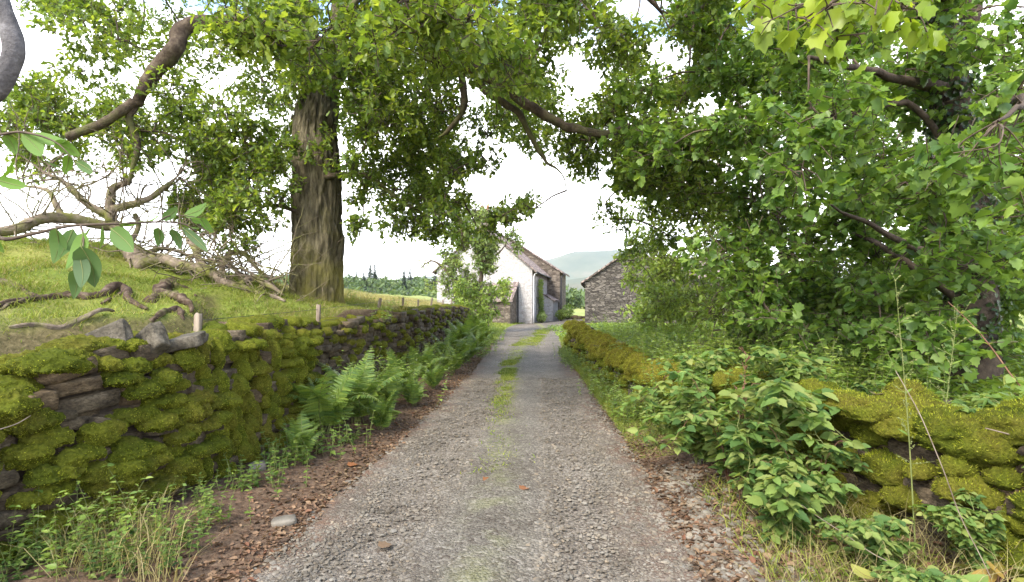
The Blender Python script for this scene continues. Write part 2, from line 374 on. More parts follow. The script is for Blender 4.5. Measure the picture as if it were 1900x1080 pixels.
def track_mat():
    m, nt, out = new_mat('gravel_track')
    a = node(nt, 'ShaderNodeVertexColor'); a.layer_name = 'zone'
    s = node(nt, 'ShaderNodeSeparateColor'); nt.links.new(a.outputs[0], s.inputs[0])
    pos = objco(nt)
    v = node(nt, 'ShaderNodeTexVoronoi'); v.inputs['Scale'].default_value = 46; nt.links.new(pos, v.inputs['Vector'])
    v2 = node(nt, 'ShaderNodeTexVoronoi'); v2.inputs['Scale'].default_value = 95; nt.links.new(pos, v2.inputs['Vector'])
    sc = node(nt, 'ShaderNodeSeparateColor'); nt.links.new(v.outputs['Color'], sc.inputs[0])
    sc2 = node(nt, 'ShaderNodeSeparateColor'); nt.links.new(v2.outputs['Color'], sc2.inputs[0])
    c = ramp(nt, sc.outputs[0], [(0, (.066, .054, .043)), (.5, (.120, .109, .088)), (1, (.212, .197, .168))])
    c2 = ramp(nt, sc2.outputs[0], [(0, (.06, .05, .04)), (.5, (.104, .095, .077)), (1, (.174, .161, .138))])
    c = mixc(nt, ramp(nt, noise_n(nt, pos, 14, 4), [(.42, 0), (.58, 1)]), c2, c)
    big = noise_n(nt, pos, 1.1, 6, .62)
    c = mixc(nt, 1.0, c, ramp(nt, big, [(.3, (.66, .61, .55)), (.55, (1, .97, .93)), (.75, (1.22, 1.2, 1.18))]), 'MULTIPLY')
    c = mixc(nt, math_n(nt, 'MULTIPLY', s.outputs[0], .55), c, mixc(nt, 1.0, c, (1.42, 1.36, 1.34), 'MULTIPLY'))     # wheel tracks, worn paler
    mossf = math_n(nt, 'MULTIPLY', s.outputs[1], ramp(nt, noise_n(nt, pos, 2.2, 7, .75), [(.44, 0), (.60, 1)]))
    c = mixc(nt, mossf, c, (.20, .22, .04))
    dirtf = math_n(nt, 'MULTIPLY', s.outputs[2], ramp(nt, noise_n(nt, pos, 5.0, 6, .7), [(.35, 0), (.6, .9)]))
    c = mixc(nt, dirtf, c, (.13, .075, .048))
    hb = math_n(nt, 'ADD', v.outputs['Distance'], math_n(nt, 'MULTIPLY', v2.outputs['Distance'], .5))
    p = pbsdf(nt, c, .9, bumpn(nt, math_n(nt, 'MULTIPLY', hb, -1.0), .9, .012), .2); nt.links.new(p.outputs[0], out.inputs[0])
    return m
M['ground'] = ground_mat(); M['track'] = track_mat()
def masonry_mat(name, cols, sx, sz, mortar, patch=None, rnd=.8, relief=.9):
    """coursed rubble; brick texture over rotated object coordinates"""
    m, nt, out = new_mat(name)
    uv = node(nt, 'ShaderNodeUVMap'); uv.uv_map = 'UVMap'
    nzv = node(nt, 'ShaderNodeTexNoise'); nzv.inputs['Scale'].default_value = 3.0; nt.links.new(uv.outputs[0], nzv.inputs['Vector'])
    va = node(nt, 'ShaderNodeVectorMath', operation='MULTIPLY_ADD'); nt.links.new(nzv.outputs['Color'], va.inputs[0])
    va.inputs[1].default_value = (.16, .16, 0); nt.links.new(uv.outputs[0], va.inputs[2])
    ml = node(nt, 'ShaderNodeMapping'); ml.inputs['Scale'].default_value = (1 / sx, 1 / sz, 1); nt.links.new(va.outputs[0], ml.inputs[0])
    vc = node(nt, 'ShaderNodeTexVoronoi', voronoi_dimensions='2D'); ve = node(nt, 'ShaderNodeTexVoronoi', voronoi_dimensions='2D', feature='DISTANCE_TO_EDGE')
    for q in (vc, ve): q.inputs['Scale'].default_value = 1; q.inputs['Randomness'].default_value = rnd; nt.links.new(ml.outputs[0], q.inputs['Vector'])
    s = node(nt, 'ShaderNodeSeparateColor'); nt.links.new(vc.outputs['Color'], s.inputs[0])
    joint = ramp(nt, ve.outputs['Distance'], [(.02, 1), (.10, 0)])
    c = ramp(nt, s.outputs[0], [(i / (len(cols) - 1), k) for i, k in enumerate(cols)])
    nz = noise_n(nt, uv.outputs[0], 7, 6, .65)
    c = mixc(nt, 1.0, c, ramp(nt, nz, [(.3, (.6, .58, .56)), (.7, (1.3, 1.28, 1.25))]), 'MULTIPLY')
    c = mixc(nt, joint, c, mortar)
    if patch: c = patch(nt, c, uv.outputs[0])
    h = math_n(nt, 'ADD', math_n(nt, 'MULTIPLY', joint, -1.2), nz)
    p = pbsdf(nt, c, .92, bumpn(nt, h, relief, .06), .15); nt.links.new(p.outputs[0], out.inputs[0])
    return m
M['barn_stone'] = masonry_mat('barn_stone', [(.055, .048, .042), (.11, .098, .084), (.18, .16, .138)], .38, .14, (.05, .043, .036), None, 1.0)
M['house_stone'] = masonry_mat('house_stone', [(.08, .064, .05), (.14, .115, .09), (.22, .188, .15)], .34, .15, (.15, .125, .10))
def _stain(nt, c, vec):
    s = node(nt, 'ShaderNodeSeparateXYZ'); nt.links.new(vec, s.inputs[0])
    low = ramp(nt, math_n(nt, 'MULTIPLY', s.outputs[1], .2), [(.02, .8), (.32, 0.0)])
    n1 = noise_n(nt, vec, 2.2, 6, .7)
    f = ramp(nt, math_n(nt, 'ADD', n1, math_n(nt, 'MULTIPLY', low, .2)), [(.58, 0), (.78, .75)])
    return mixc(nt, f, c, (.22, .19, .165))
M['whitewash'] = masonry_mat('whitewash', [(.34, .325, .312), (.38, .365, .352), (.42, .405, .395)], .36, .16, (.355, .34, .327), _stain, 1.0, .45)
M['slate_roof'] = masonry_mat('slate_roof', [(.15, .115, .10), (.24, .19, .165), (.36, .29, .26)], .30, .24, (.07, .055, .05), None, .45)
M['glass'] = rough_mat('glass', [(.3, (.03, .035, .04)), (.7, (.06, .07, .08))], 1, 2, .12, 0.0, .01, spec=.6)
M['white_paint'] = rough_mat('white_paint', [(.3, (.48, .47, .46)), (.7, (.58, .57, .56))], 5, 4, .6, .1, .005)
M['dark_iron'] = rough_mat('dark_iron', [(.3, (.02, .02, .022)), (.7, (.045, .045, .048))], 8, 3, .6, .1, .005)
M['wood_door'] = rough_mat('wood_door', [(.3, (.05, .055, .05)), (.7, (.10, .10, .09))], 8, 4, .7, .3, .005)
M['terracotta'] = rough_mat('terracotta', [(.3, (.26, .12, .07)), (.7, (.36, .18, .11))], 9, 4, .85, .2, .005)
M['hill'] = rough_mat('hill', [(.35, (.035, .05, .03)), (.55, (.065, .075, .045)), (.7, (.11, .095, .065))], .006, 6, .95, .3, 3)

# ------------------------------------------------------------------ terrain
WL = np.array([(-3.35, .5), (-3.15, 2), (-2.95, 3), (-2.5, 4.4), (-2.4, 6), (-2.45, 8), (-2.35, 10.5), (-2.1, 14), (-1.8, 20), (-1.7, 23.5)])
WR = np.array([(3.35, .8), (3.05, 2.2), (2.75, 3), (2.42, 4), (2.1, 5.5), (1.9, 8), (1.82, 11.5), (1.75, 17), (1.85, 18.5)])
TR = np.array([(-6, -1.7, .9), (0, -1.62, .95), (3.08, -1.54, 1.12), (4.5, -1.48, 1.22), (6.7, -1.27, 1.33), (11.4, -.98, 1.48), (17.8, -.82, 1.66), (25, -.62, 2.2), (33, -.35, 3.4), (38, .2, 5), (44, 2.6, 6), (50, 3.9, 6.5)])
def wl(y): return np.interp(y, WL[:, 1], WL[:, 0])
def wr(y): return np.interp(y, WR[:, 1], WR[:, 0])
def tl(y): return np.interp(y, TR[:, 0], TR[:, 1])
def tr(y): return np.interp(y, TR[:, 0], TR[:, 2])
def zg(x, y):
    x = np.asarray(x, float); y = np.asarray(y, float)
    far = sstep(70, 110, y)
    # left field: a terrace held by the wall, a mound near by and a slope rising to the left
    xl = np.where(y < 23.5, wl(y) - .22, -1.92 + sstep(23.5, 38, y) * .6); wd = .12 + 4.2 * sstep(22, 38, y)
    fl = 1.12 + .13 * np.clip(-x - 3, 0, 9) * sstep(8, 24, y) + 1.7 * np.exp(-((x + 10) ** 2 + (y - 10) ** 2) / 32)
    fl = fl + (.26 * fbm(np.stack([x * .8, y * .8, 0 * x], -1), 4, 3) + .06 * fbm(np.stack([x * 3, y * 3, 0 * x], -1), 2, 13) * sstep(25, 14, y)) * sstep(0.2, 1.6, xl - x) - .42 * sstep(1.75 + .35 * np.sin(y * 1.7), 1.25 + .35 * np.sin(y * 1.7), xl - x) * sstep(9.5, 7, y)
    left = sstep(0, 1, (xl - x) / wd) * (1 - far)
    xr = np.where(y < 18.5, wr(y) + .25, wr(18.5) + .25 + (y - 18.5) * .17)
    fr = .42 + .10 * fbm(np.stack([x * .5, y * .5, 0 * x], -1), 3, 9)
    right = sstep(0, 1, (x - xr) / .4) * (1 - sstep(18, 30, y))
    ed = np.maximum(tl(y) - x, x - tr(y))              # distance outside the track edge
    verge = .10 * sstep(0, .8, ed) + .02 * fbm(np.stack([x * 4, y * 4, 0 * x], -1), 3, 1) * sstep(-.1, .3, ed)
    lane = np.where(ed < 0, -.05 * sstep(0, -.25, ed), 0) + verge * (1 - sstep(35, 45, y))
    z = lane * (1 - left) * (1 - right) + fl * left + fr * right
    return z
def axis(lo, hi, fine_lo, fine_hi, step, grow=1.16):
    a = list(np.arange(fine_lo, fine_hi, step)); s = step
    while a[-1] < hi: s *= grow; a.append(a[-1] + s)
    s = step; b = [fine_lo]
    while b[-1] > lo: s *= grow; b.append(b[-1] - s)
    return np.array(b[:0:-1] + a)
gx = axis(-2600, 2600, -6, 5, .11, 1.12); gy = axis(-400, 4200, 1, 14, .14, 1.06)
X, Yg = np.meshgrid(gx, gy, indexing='ij'); Zg = zg(X, Yg)
nx, ny = X.shape
def grid_faces(nx, ny):
    i, j = np.meshgrid(np.arange(nx - 1), np.arange(ny - 1), indexing='ij')
    return np.stack([i * ny + j, (i + 1) * ny + j, (i + 1) * ny + j + 1, i * ny + j + 1], 2).reshape(-1, 4)
def set_zone(o, rgb):
    a = o.data.color_attributes.new('zone', 'FLOAT_COLOR', 'POINT')
    a.data.foreach_set('color', np.concatenate([rgb, np.ones((len(rgb), 1))], 1).astype(np.float32).ravel())
g = MB(); g.add(np.stack([X, Yg, Zg], 2).reshape(-1, 3), grid_faces(nx, ny))
go = tag(g.build('ground', M['ground']), kind='structure')
xf, yf = X.ravel(), Yg.ravel()
lft = sstep(.25, .9, np.where(yf < 23.5, wl(yf), -1.7) - xf)
soiln = fbm(np.stack([xf * .8, yf * .8, 0 * xf], 1), 4, 21)
grassw = np.clip(lft * (1 - .4 * sstep(.05, .3, soiln) * sstep(7.5, 5, yf)) + sstep(18, 24, yf) + .5 * sstep(.3, .6, np.abs(xf - wr(yf) - 3) * 0 + soiln + .3) * (xf > wr(yf)), 0, 1)
sl_ = np.maximum(np.abs(np.gradient(Zg, axis=0) / np.gradient(X, axis=0)), np.abs(np.gradient(Zg, axis=1) / np.gradient(Yg, axis=1))).ravel()
grassw = grassw * np.where((xf < wl(yf)) & (yf < 12), .35 + .65 * sstep(.95, .55, sl_), 1)
set_zone(go, np.stack([grassw, sstep(30, 60, yf) * .9, 0 * xf], 1))

# the gravel track: one sheet that dips under the ground at its ragged edges
ty = np.concatenate([np.arange(-5, 14, .12), np.arange(14, 52, .4)]); tn = 46
tt = np.linspace(-.12, 1.12, tn)
TY, TT = np.meshgrid(ty, tt, indexing='ij')
TX = tl(TY) + (tr(TY) - tl(TY)) * TT
edge = np.minimum(TT, 1 - TT) * (tr(TY) - tl(TY))
nz = fbm(np.stack([TX * 1.6, TY * 1.6, 0 * TX], 2), 4, 31)
TZ = .004 + .012 * fbm(np.stack([TX * 5, TY * 5, 0 * TX], 2), 3, 33) - .09 * sstep(.10, -.25, edge + nz * .16)
wt_ = np.exp(-((TT - .24) / .11) ** 2) + np.exp(-((TT - .74) / .11) ** 2)
TZ = TZ - .018 * wt_ + .02 * np.exp(-((TT - .5) / .12) ** 2)
tb = MB(); tb.add(np.stack([TX, TY, TZ], 2).reshape(-1, 3), grid_faces(*TX.shape)[:, ::-1])
to = tag(tb.build('gravel_track', M['track']), kind='structure')
def strip_x(y): return np.interp(y, [3, 6, 8.4, 12.3, 17.8, 25.8, 32], [-.2, -.1, -.12, -.08, .2, 1.2, 1.9])
cm = np.exp(-((TX - strip_x(TY)) / .17) ** 2)
set_zone(to, np.stack([np.clip(wt_, 0, 1).ravel(), (cm * (.22 + .78 * sstep(7, 11, TY))).ravel(), (sstep(.45, .02, edge + nz * .3) * sstep(20, 12, TY) + .35 * cm * sstep(7, 9, TY) * sstep(11, 9, TY)).ravel()], 1))

# hills behind
def hill(name, y0, depth, x0, x1, prof, seed, rough):
    xs = np.linspace(x0, x1, 110); ys = np.linspace(0, 1, 40)
    A, B = np.meshgrid(xs, ys, indexing='ij')
    h = np.interp(A, [p[0] for p in prof], [p[1] for p in prof])
    zz = h * np.sin(np.pi * np.clip(B, 0, 1)) ** .8 * (1 + rough * fbm(np.stack([A * .004, B * 5, 0 * A], 2), 4, seed)) - 3
    m = MB(); m.add(np.stack([A, y0 + B * depth, zz], 2).reshape(-1, 3), grid_faces(*A.shape))
    return tag(m.build(name, M['hill']), kind='structure')
hill('hill', 1900, 1100, -1700, 1900, [(-1700, 20), (-900, 60), (-300, 120), (0, 150), (120, 186), (200, 204), (280, 219), (360, 219), (460, 222), (600, 200), (900, 120), (1900, 60)], 41, .18)
hill('hill.001', 850, 500, -900, 1100, [(-900, 20), (-200, 30), (0, 38), (120, 52), (260, 60), (500, 50), (1100, 30)], 43, .3)

# ------------------------------------------------------------------ buildings
def add_uv(me):
    """metre-scaled UVs: u level along each face, v up its slope"""
    uv = me.uv_layers.new(name='UVMap').data
    for p in me.polygons:
        n = np.array(p.normal); t = np.cross([0, 0, 1], n)
        t = nrm(t) if np.linalg.norm(t) > 1e-3 else np.array([1., 0, 0]); b = np.cross(n, t)
        for li in p.loop_indices:
            c = np.array(me.vertices[me.loops[li].vertex_index].co)
            uv[li].uv = (float(np.dot(c, t)), float(np.dot(c, b)))
def bbuild(mb, name, mats, parent):
    o = mb.build(name, mats, parent, smooth=False); add_uv(o.data); return o
def frame2(O, u):
    O = np.array(O, float); u = nrm(np.array(u, float)); v = np.array([-u[1], u[0]])
    def W(P):
        P = np.asarray(P, float)
        return np.stack([O[0] + P[..., 0] * u[0] + P[..., 1] * v[0], O[1] + P[..., 0] * u[1] + P[..., 1] * v[1], P[..., 2]], -1)
    return W                                   # (along, left, z) -> world
def wall_with_holes(mb, W, p0, p1, z0, z1, holes, depth=.18):
    """wall rectangle from p0 to p1 (local a,b); holes (s0,s1,z0,z1); outside is to the right of p0->p1"""
    p0 = np.array(p0, float); p1 = np.array(p1, float); L = np.linalg.norm(p1 - p0); d = (p1 - p0) / L; nin = np.array([-d[1], d[0]])
    ss = sorted({0, L, *[h[0] for h in holes], *[h[1] for h in holes]}); zs = sorted({z0, z1, *[h[2] for h in holes], *[h[3] for h in holes]})
    def P(s, z, k=0): q = p0 + d * s + nin * k; return [q[0], q[1], z]
    for a, b in zip(ss[:-1], ss[1:]):
        for c, e in zip(zs[:-1], zs[1:]):
            if any(h[0] <= a and b <= h[1] and h[2] <= c and e <= h[3] for h in holes): continue
            mb.add(W([P(a, c), P(b, c), P(b, e), P(a, e)]), np.array([[0, 1, 2, 3]]))
    for s0, s1, c, e in holes:
        for q in ([P(s0, c), P(s0, c, depth), P(s0, e, depth), P(s0, e)], [P(s1, c, depth), P(s1, c), P(s1, e), P(s1, e, depth)],
                  [P(s0, c), P(s1, c), P(s1, c, depth), P(s0, c, depth)], [P(s0, e, depth), P(s1, e, depth), P(s1, e), P(s0, e)]):
            mb.add(W(q), np.array([[0, 1, 2, 3]]))
    return P
def window(W, P, hole, parent, bars=(1, 1), depth=.10):
    s0, s1, z0, z1 = hole; fw = .07
    def bar(mb, a, b, c, e, k0, k1):
        V = np.array([P(s, z, k) for s in (a, b) for k in (k0, k1) for z in (c, e)]); V = W(V)
        mb.add(V, np.array([[0, 1, 3, 2], [4, 6, 7, 5], [0, 4, 5, 1], [2, 3, 7, 6], [0, 2, 6, 4], [1, 5, 7, 3]]))
    f = MB()
    for a, b, c, e in ((s0, s0 + fw, z0, z1), (s1 - fw, s1, z0, z1), (s0 + fw, s1 - fw, z0, z0 + fw), (s0 + fw, s1 - fw, z1 - fw, z1)): bar(f, a, b, c, e, depth - .04, depth + .02)
    for k in range(bars[0]):
        x = s0 + (s1 - s0) * (k + 1) / (bars[0] + 1); bar(f, x - .02, x + .02, z0 + fw, z1 - fw, depth - .03, depth + .01)
    for k in range(bars[1]):
        z = z0 + (z1 - z0) * (k + 1) / (bars[1] + 1); bar(f, s0 + fw, s1 - fw, z - .02, z + .02, depth - .027, depth + .007)
    w = f.build('window', M['white_paint'], parent, False)
    p = MB(); bar(p, s0 + .02, s1 - .02, z0 + .02, z1 - .02, depth + .03, depth + .04); p.build('pane', M['glass'], w, False)
def slab_roof(mb, W, a0, a1, b_ridge, z_ridge, b_eave, z_eave, th=.12, seed=0):
    """one roof slope as a slightly sagging slab of stepped slate courses"""
    na, nb = 26, 16; A = np.linspace(a0, a1, na); t = np.linspace(0, 1, nb)
    AA, T = np.meshgrid(A, t, indexing='ij'); q = np.stack([AA * .9, T * 4, 0 * T + seed], 2)
    Z = z_ridge + (z_eave - z_ridge) * T + .05 * fbm(q, 3, seed) - .10 * np.sin(np.pi * (AA - a0) / (a1 - a0)) * (1 - T)
    B = b_ridge + (b_eave - b_ridge) * (T + (T == 1) * .012 * vnoise(q * 9, seed))
    top = W(np.stack([AA, B, Z], 2)); bot = W(np.stack([AA, B, Z - th], 2))
    V = np.concatenate([top.reshape(-1, 3), bot.reshape(-1, 3)]); F = grid_faces(na, nb); k = na * nb
    side = []
    loop = [i * nb for i in range(na)] + [(na - 1) * nb + j for j in range(1, nb)] + [i * nb + nb - 1 for i in range(na - 2, -1, -1)] + [j for j in range(nb - 2, 0, -1)]
    for a, b in zip(loop, loop[1:] + loop[:1]): side.append([a, b, b + k, a + k])
    flip = (b_eave > b_ridge)
    mb.add(V, [F if flip else F[:, ::-1], (F[:, ::-1] if flip else F) + k, np.array(side)])

def cottage():
    W = frame2((1.5, 40), (.187, .982)); t = empty('cottage', (1.5, 40, 0), 0, 'whitewashed stone cottage with slate roof and tall chimney at the end of the track', 'cottage')
    def fix(o): o.matrix_parent_inverse = t.matrix_world.inverted(); return o
    t.location = (0, 0, 0)
    w, rz, ez, L = 7.4, 7.3, 4.0, 9.0
    m = MB()
    holes = [(.9, 1.6, 2.5, 3.65), (3.6, 4.4, 2.5, 3.65), (6.2, 7.0, 2.5, 3.65), (2.2, 3.1, .05, 2.0)]
    P = wall_with_holes(m, W, (0, 0), (L, 0), -.2, ez, holes)
    m.add(W([(0, w, -.2), (0, 0, -.2), (0, 0, ez), (0, w / 2, rz), (0, w, ez)]), np.array([[0, 1, 2, 3, 4]]))
    m.add(W([(L, w, -.2), (0, w, -.2), (0, w, ez), (L, w, ez)]), np.array([[0, 1, 2, 3]]))
    bbuild(m, 'wall', M['whitewash'], t)
    m = MB()       # stone end of the house, standing a little proud
    P2 = wall_with_holes(m, W, (L, -1.15), (L + 6, -1.15), -.2, 4.35, [(1.0, 1.8, 2.4, 3.5)])
    m.add(W([(L, w / 2, -.2), (L, -1.15, -.2), (L, -1.15, 4.35), (L, w / 2, rz + .2)]), np.array([[0, 1, 2, 3]]))
    m.add(W([(L + 6, -1.15, -.2), (L + 6, w, -.2), (L + 6, w, ez), (L + 6, w / 2, rz + .2), (L + 6, -1.15, 4.35)]), np.array([[0, 1, 2, 3, 4]]))
    m.add(W([(L + 6, w, -.2), (L, w, -.2), (L, w, ez), (L + 6, w, ez)]), np.array([[0, 1, 2, 3]]))
    bbuild(m, 'stone_wall', M['house_stone'], t)
    m = MB()
    slab_roof(m, W, -.18, L, w / 2, rz + .12, -.32, ez - .12, .13, 2); slab_roof(m, W, -.18, L, w / 2, rz + .12, w + .32, ez - .12, .13, 3)
    slab_roof(m, W, L - .1, L + 6.2, w / 2, rz + .34, -1.5, 4.25, .13, 4); slab_roof(m, W, L - .1, L + 6.2, w / 2, rz + .34, w + .32, ez - .05, .13, 5)
    rf = bbuild(m, 'roof', M['slate_roof'], t)
    m = MB()       # pale ridge tiles
    for a in np.arange(-.15, L - .3, .46):
        V, F = rock(CG3, (.44, .42, .16), int(a * 50) + 9, .35, .05); m.add(W(V + [a + .23, w / 2, rz + .13 - .10 * math.sin(math.pi * (a + .2) / L)]), F)
    m.build('ridge_tile', M['pebble'], rf)
    m = MB(); box(m, -.1, .85, w / 2 - .5, w / 2 + .5, rz - .5, rz + 1.25, 0, W); box(m, -.16, .91, w / 2 - .56, w / 2 + .56, rz + 1.0, rz + 1.1, 0, W)
    bbuild(m, 'chimney', M['house_stone'], rf)
    for b in (-.22, .22):
        m = MB(); tube(m, [W([.37, w / 2 + b, rz + 1.2]), W([.37, w / 2 + b, rz + 1.55]), W([.37, w / 2 + b, rz + 1.62])], [.13, .11, .13], 12, 2); m.build('chimney_pot', M['terracotta'], t)
    for h in holes[:3]: window(W, P, h, t)
    window(W, P2, (1.0, 1.8, 2.4, 3.5), t)
    m = MB(); h = holes[3]; V = np.array([P(s, z, k) for s in (h[0], h[1]) for k in (.1, .15) for z in (h[2], h[3])])
    m.add(W(V), np.array([[0, 1, 3, 2], [4, 6, 7, 5], [0, 4, 5, 1], [2, 3, 7, 6], [0, 2, 6, 4], [1, 5, 7, 3]])); d = m.build('door', M['wood_door'], t, False)
    m = MB(); V, F = rock(CG3, (.05, .05, .05), 3, 1, .0); m.add(V + W([2.95, -.08 + .14, 1.0]) , F); m.build('handle', M['dark_iron'], d)
    # slate canopy over the door side, gutter, downpipes
    m = MB(); slab_roof(m, W, 4.8, 8.8, -.02, 2.35, -1.15, 1.75, .08, 7); bbuild(m, 'canopy_roof', M['slate_roof'], t)
    m = MB(); wall_with_holes(m, W, (4.9, -1.0), (8.9, -1.0), -.2, 1.7, []); m.add(W([(4.9, 0, -.2), (4.9, -1.0, -.2), (4.9, -1.0, 1.7), (4.9, 0, 2.25)]), np.array([[0, 1, 2, 3]])); bbuild(m, 'porch_wall', M['whitewash'], t)
    m = MB(); tube(m, [W([0, -.38, ez - .22]), W([4.5, -.38, ez - .25]), W([L - .3, -.38, ez - .28])], .055, 8, 3); m.build('gutter', M['dark_iron'], t)
    m = MB(); tube(m, [W([.08, -.38, ez - .25]), W([.08, -.12, ez - .5]), W([.08, -.1, 2]), W([.08, -.1, 0])], .04, 8, 3); m.build('downpipe', M['white_paint'], t)
    m = MB(); tube(m, [W([L + .2, -1.6, 4.12]), W([L + .15, -1.3, 3.7]), W([L + .12, -1.25, 2]), W([L + .12, -1.25, 0])], .05, 8, 3); m.build('downpipe', M['dark_iron'], t)
    m = MB(); tube(m, [W([-.12, 1.05, 2.7]), W([-.12, 1.05, 1.2]), W([-.12, 1.05, -.1])], .055, 8, 2); m.build('downpipe', M['dark_iron'], t)
    # stone lean-to with a slate roof against the gable
    m = MB()
    m.add(W([(-2.4, 5.0, -.2), (-2.4, 1.2, -.2), (-2.4, 1.2, 1.75), (-2.4, 5.0, 1.75)]), np.array([[0, 1, 2, 3]]))
    m.add(W([(-2.4, 1.2, -.2), (0, 1.2, -.2), (0, 1.2, 3.0), (-2.4, 1.2, 1.75)]), np.array([[0, 1, 2, 3]]))
    m.add(W([(0, 5.0, -.2), (-2.4, 5.0, -.2), (-2.4, 5.0, 1.75), (0, 5.0, 3.0)]), np.array([[0, 1, 2, 3]]))
    lt = bbuild(m, 'lean_to', M['house_stone'], t)
    m = MB(); W2 = lambda Q: W(np.stack([Q[..., 1], Q[..., 0], Q[..., 2]], -1)); slab_roof(m, W2, 1.0, 5.2, -.02, 3.1, -2.6, 1.72, .1, 8)
    for i in range(len(m.F)): m.F[i] = (m.F[i][0][:, ::-1], 0)
    bbuild(m, 'lean_to_roof', M['slate_roof'], t)
    return W
HW = cottage()

def barn(name, label, O, u, w, ez, rz, L, seed, mat):
    W = frame2(O, u); t = empty(name, (0, 0, 0), 0, label, 'barn'); m = MB()
    wall_with_holes(m, W, (0, 0), (L, 0), -.3, ez, [])
    m.add(W([(0, w, -.3), (0, 0, -.3), (0, 0, ez), (0, w / 2, rz), (0, w, ez)]), np.array([[0, 1, 2, 3, 4]]))
    m.add(W([(L, w, -.3), (0, w, -.3), (0, w, ez), (L, w, ez)]), np.array([[0, 1, 2, 3]]))
    m.add(W([(L, 0, -.3), (L, w, -.3), (L, w, ez), (L, w / 2, rz), (L, 0, ez)]), np.array([[0, 1, 2, 3, 4]]))
    bbuild(m, 'wall', M[mat], t); m = MB()
    s = (rz - ez) / (w / 2)
    slab_roof(m, W, -.2, L + .2, w / 2, rz + .12, -.3, ez - .3 * s + .12, .12, seed); slab_roof(m, W, -.2, L + .2, w / 2, rz + .12, w + .3, ez - .3 * s + .12, .12, seed + 1)
    bbuild(m, 'roof', M['slate_roof'], t); return t
barn('stone_barn', 'brown rubble stone barn gable beside the far end of the low mossy wall', (12.1, 38), (.155, 1), 6.9, 3.1, 5.45, 12, 12, 'barn_stone')
barn('outbuilding', 'long stone outbuilding with pinkish slate roof showing through the leaves', (12.8, 46), (1, -.04), 6.0, 3.7, 5.6, 5.6, 15, 'barn_stone')

# ------------------------------------------------------------------ mossy dry-stone walls
M['dark_earth'] = rough_mat('dark_earth', [(.3, (.02, .016, .012)), (.7, (.06, .045, .033))], 10, 5, .95, .6, .02)
ICO = {}
def ico(n):
    if n not in ICO:
        t = (1 + 5 ** .5) / 2
        V = nrm(np.array([[-1, t, 0], [1, t, 0], [-1, -t, 0], [1, -t, 0], [0, -1, t], [0, 1, t], [0, -1, -t], [0, 1, -t], [t, 0, -1], [t, 0, 1], [-t, 0, -1], [-t, 0, 1]]))
        F = np.array([[0, 11, 5], [0, 5, 1], [0, 1, 7], [0, 7, 10], [0, 10, 11], [1, 5, 9], [5, 11, 4], [11, 10, 2], [10, 7, 6], [7, 1, 8], [3, 9, 4], [3, 4, 2], [3, 2, 6], [3, 6, 8], [3, 8, 9], [4, 9, 5], [2, 4, 11], [6, 2, 10], [8, 6, 7], [9, 8, 1]])
        for _ in range(n):
            E = {}; V = list(V); F2 = []
            def mid(a, b):
                k = (min(a, b), max(a, b))
                if k not in E: E[k] = len(V); V.append(nrm(np.array(V[a]) + np.array(V[b])))
                return E[k]
            for a, b, c in F:
                x, y, z = mid(a, b), mid(b, c), mid(c, a); F2 += [[a, x, z], [b, y, x], [c, z, y], [x, y, z]]
            V = np.array(V); F = np.array(F2)
        ICO[n] = (V, F)
    return ICO[n]
def fuzz(mb, V, F, n, length, w, mat=0, up=.35, keep=None):
    """short moss shoots standing on a surface"""
    A, B, C = V[F[:, 0]], V[F[:, 1]], V[F[:, 2]]; N = np.cross(B - A, C - A); ar = np.linalg.norm(N, axis=1); N = nrm(N)
    p = ar * (N[:, 2] > -.45); p = p / p.sum(); k = rng.choice(len(F), n, p=p)
    r = np.sqrt(rng.random((n, 1))); q = rng.random((n, 1)); P = A[k] * (1 - r) + B[k] * r * (1 - q) + C[k] * r * q
    d = nrm(N[k] + unit(n) * .55 + [0, 0, up]); s = nrm(np.cross(d, unit(n))); L = length * (.5 + rng.random((n, 1)))
    W = np.stack([P - s * w - N[k] * .004, P + s * w - N[k] * .004, P + d * L], 1).reshape(-1, 3)
    mb.add(W, np.arange(n * 3).reshape(-1, 3), mat)

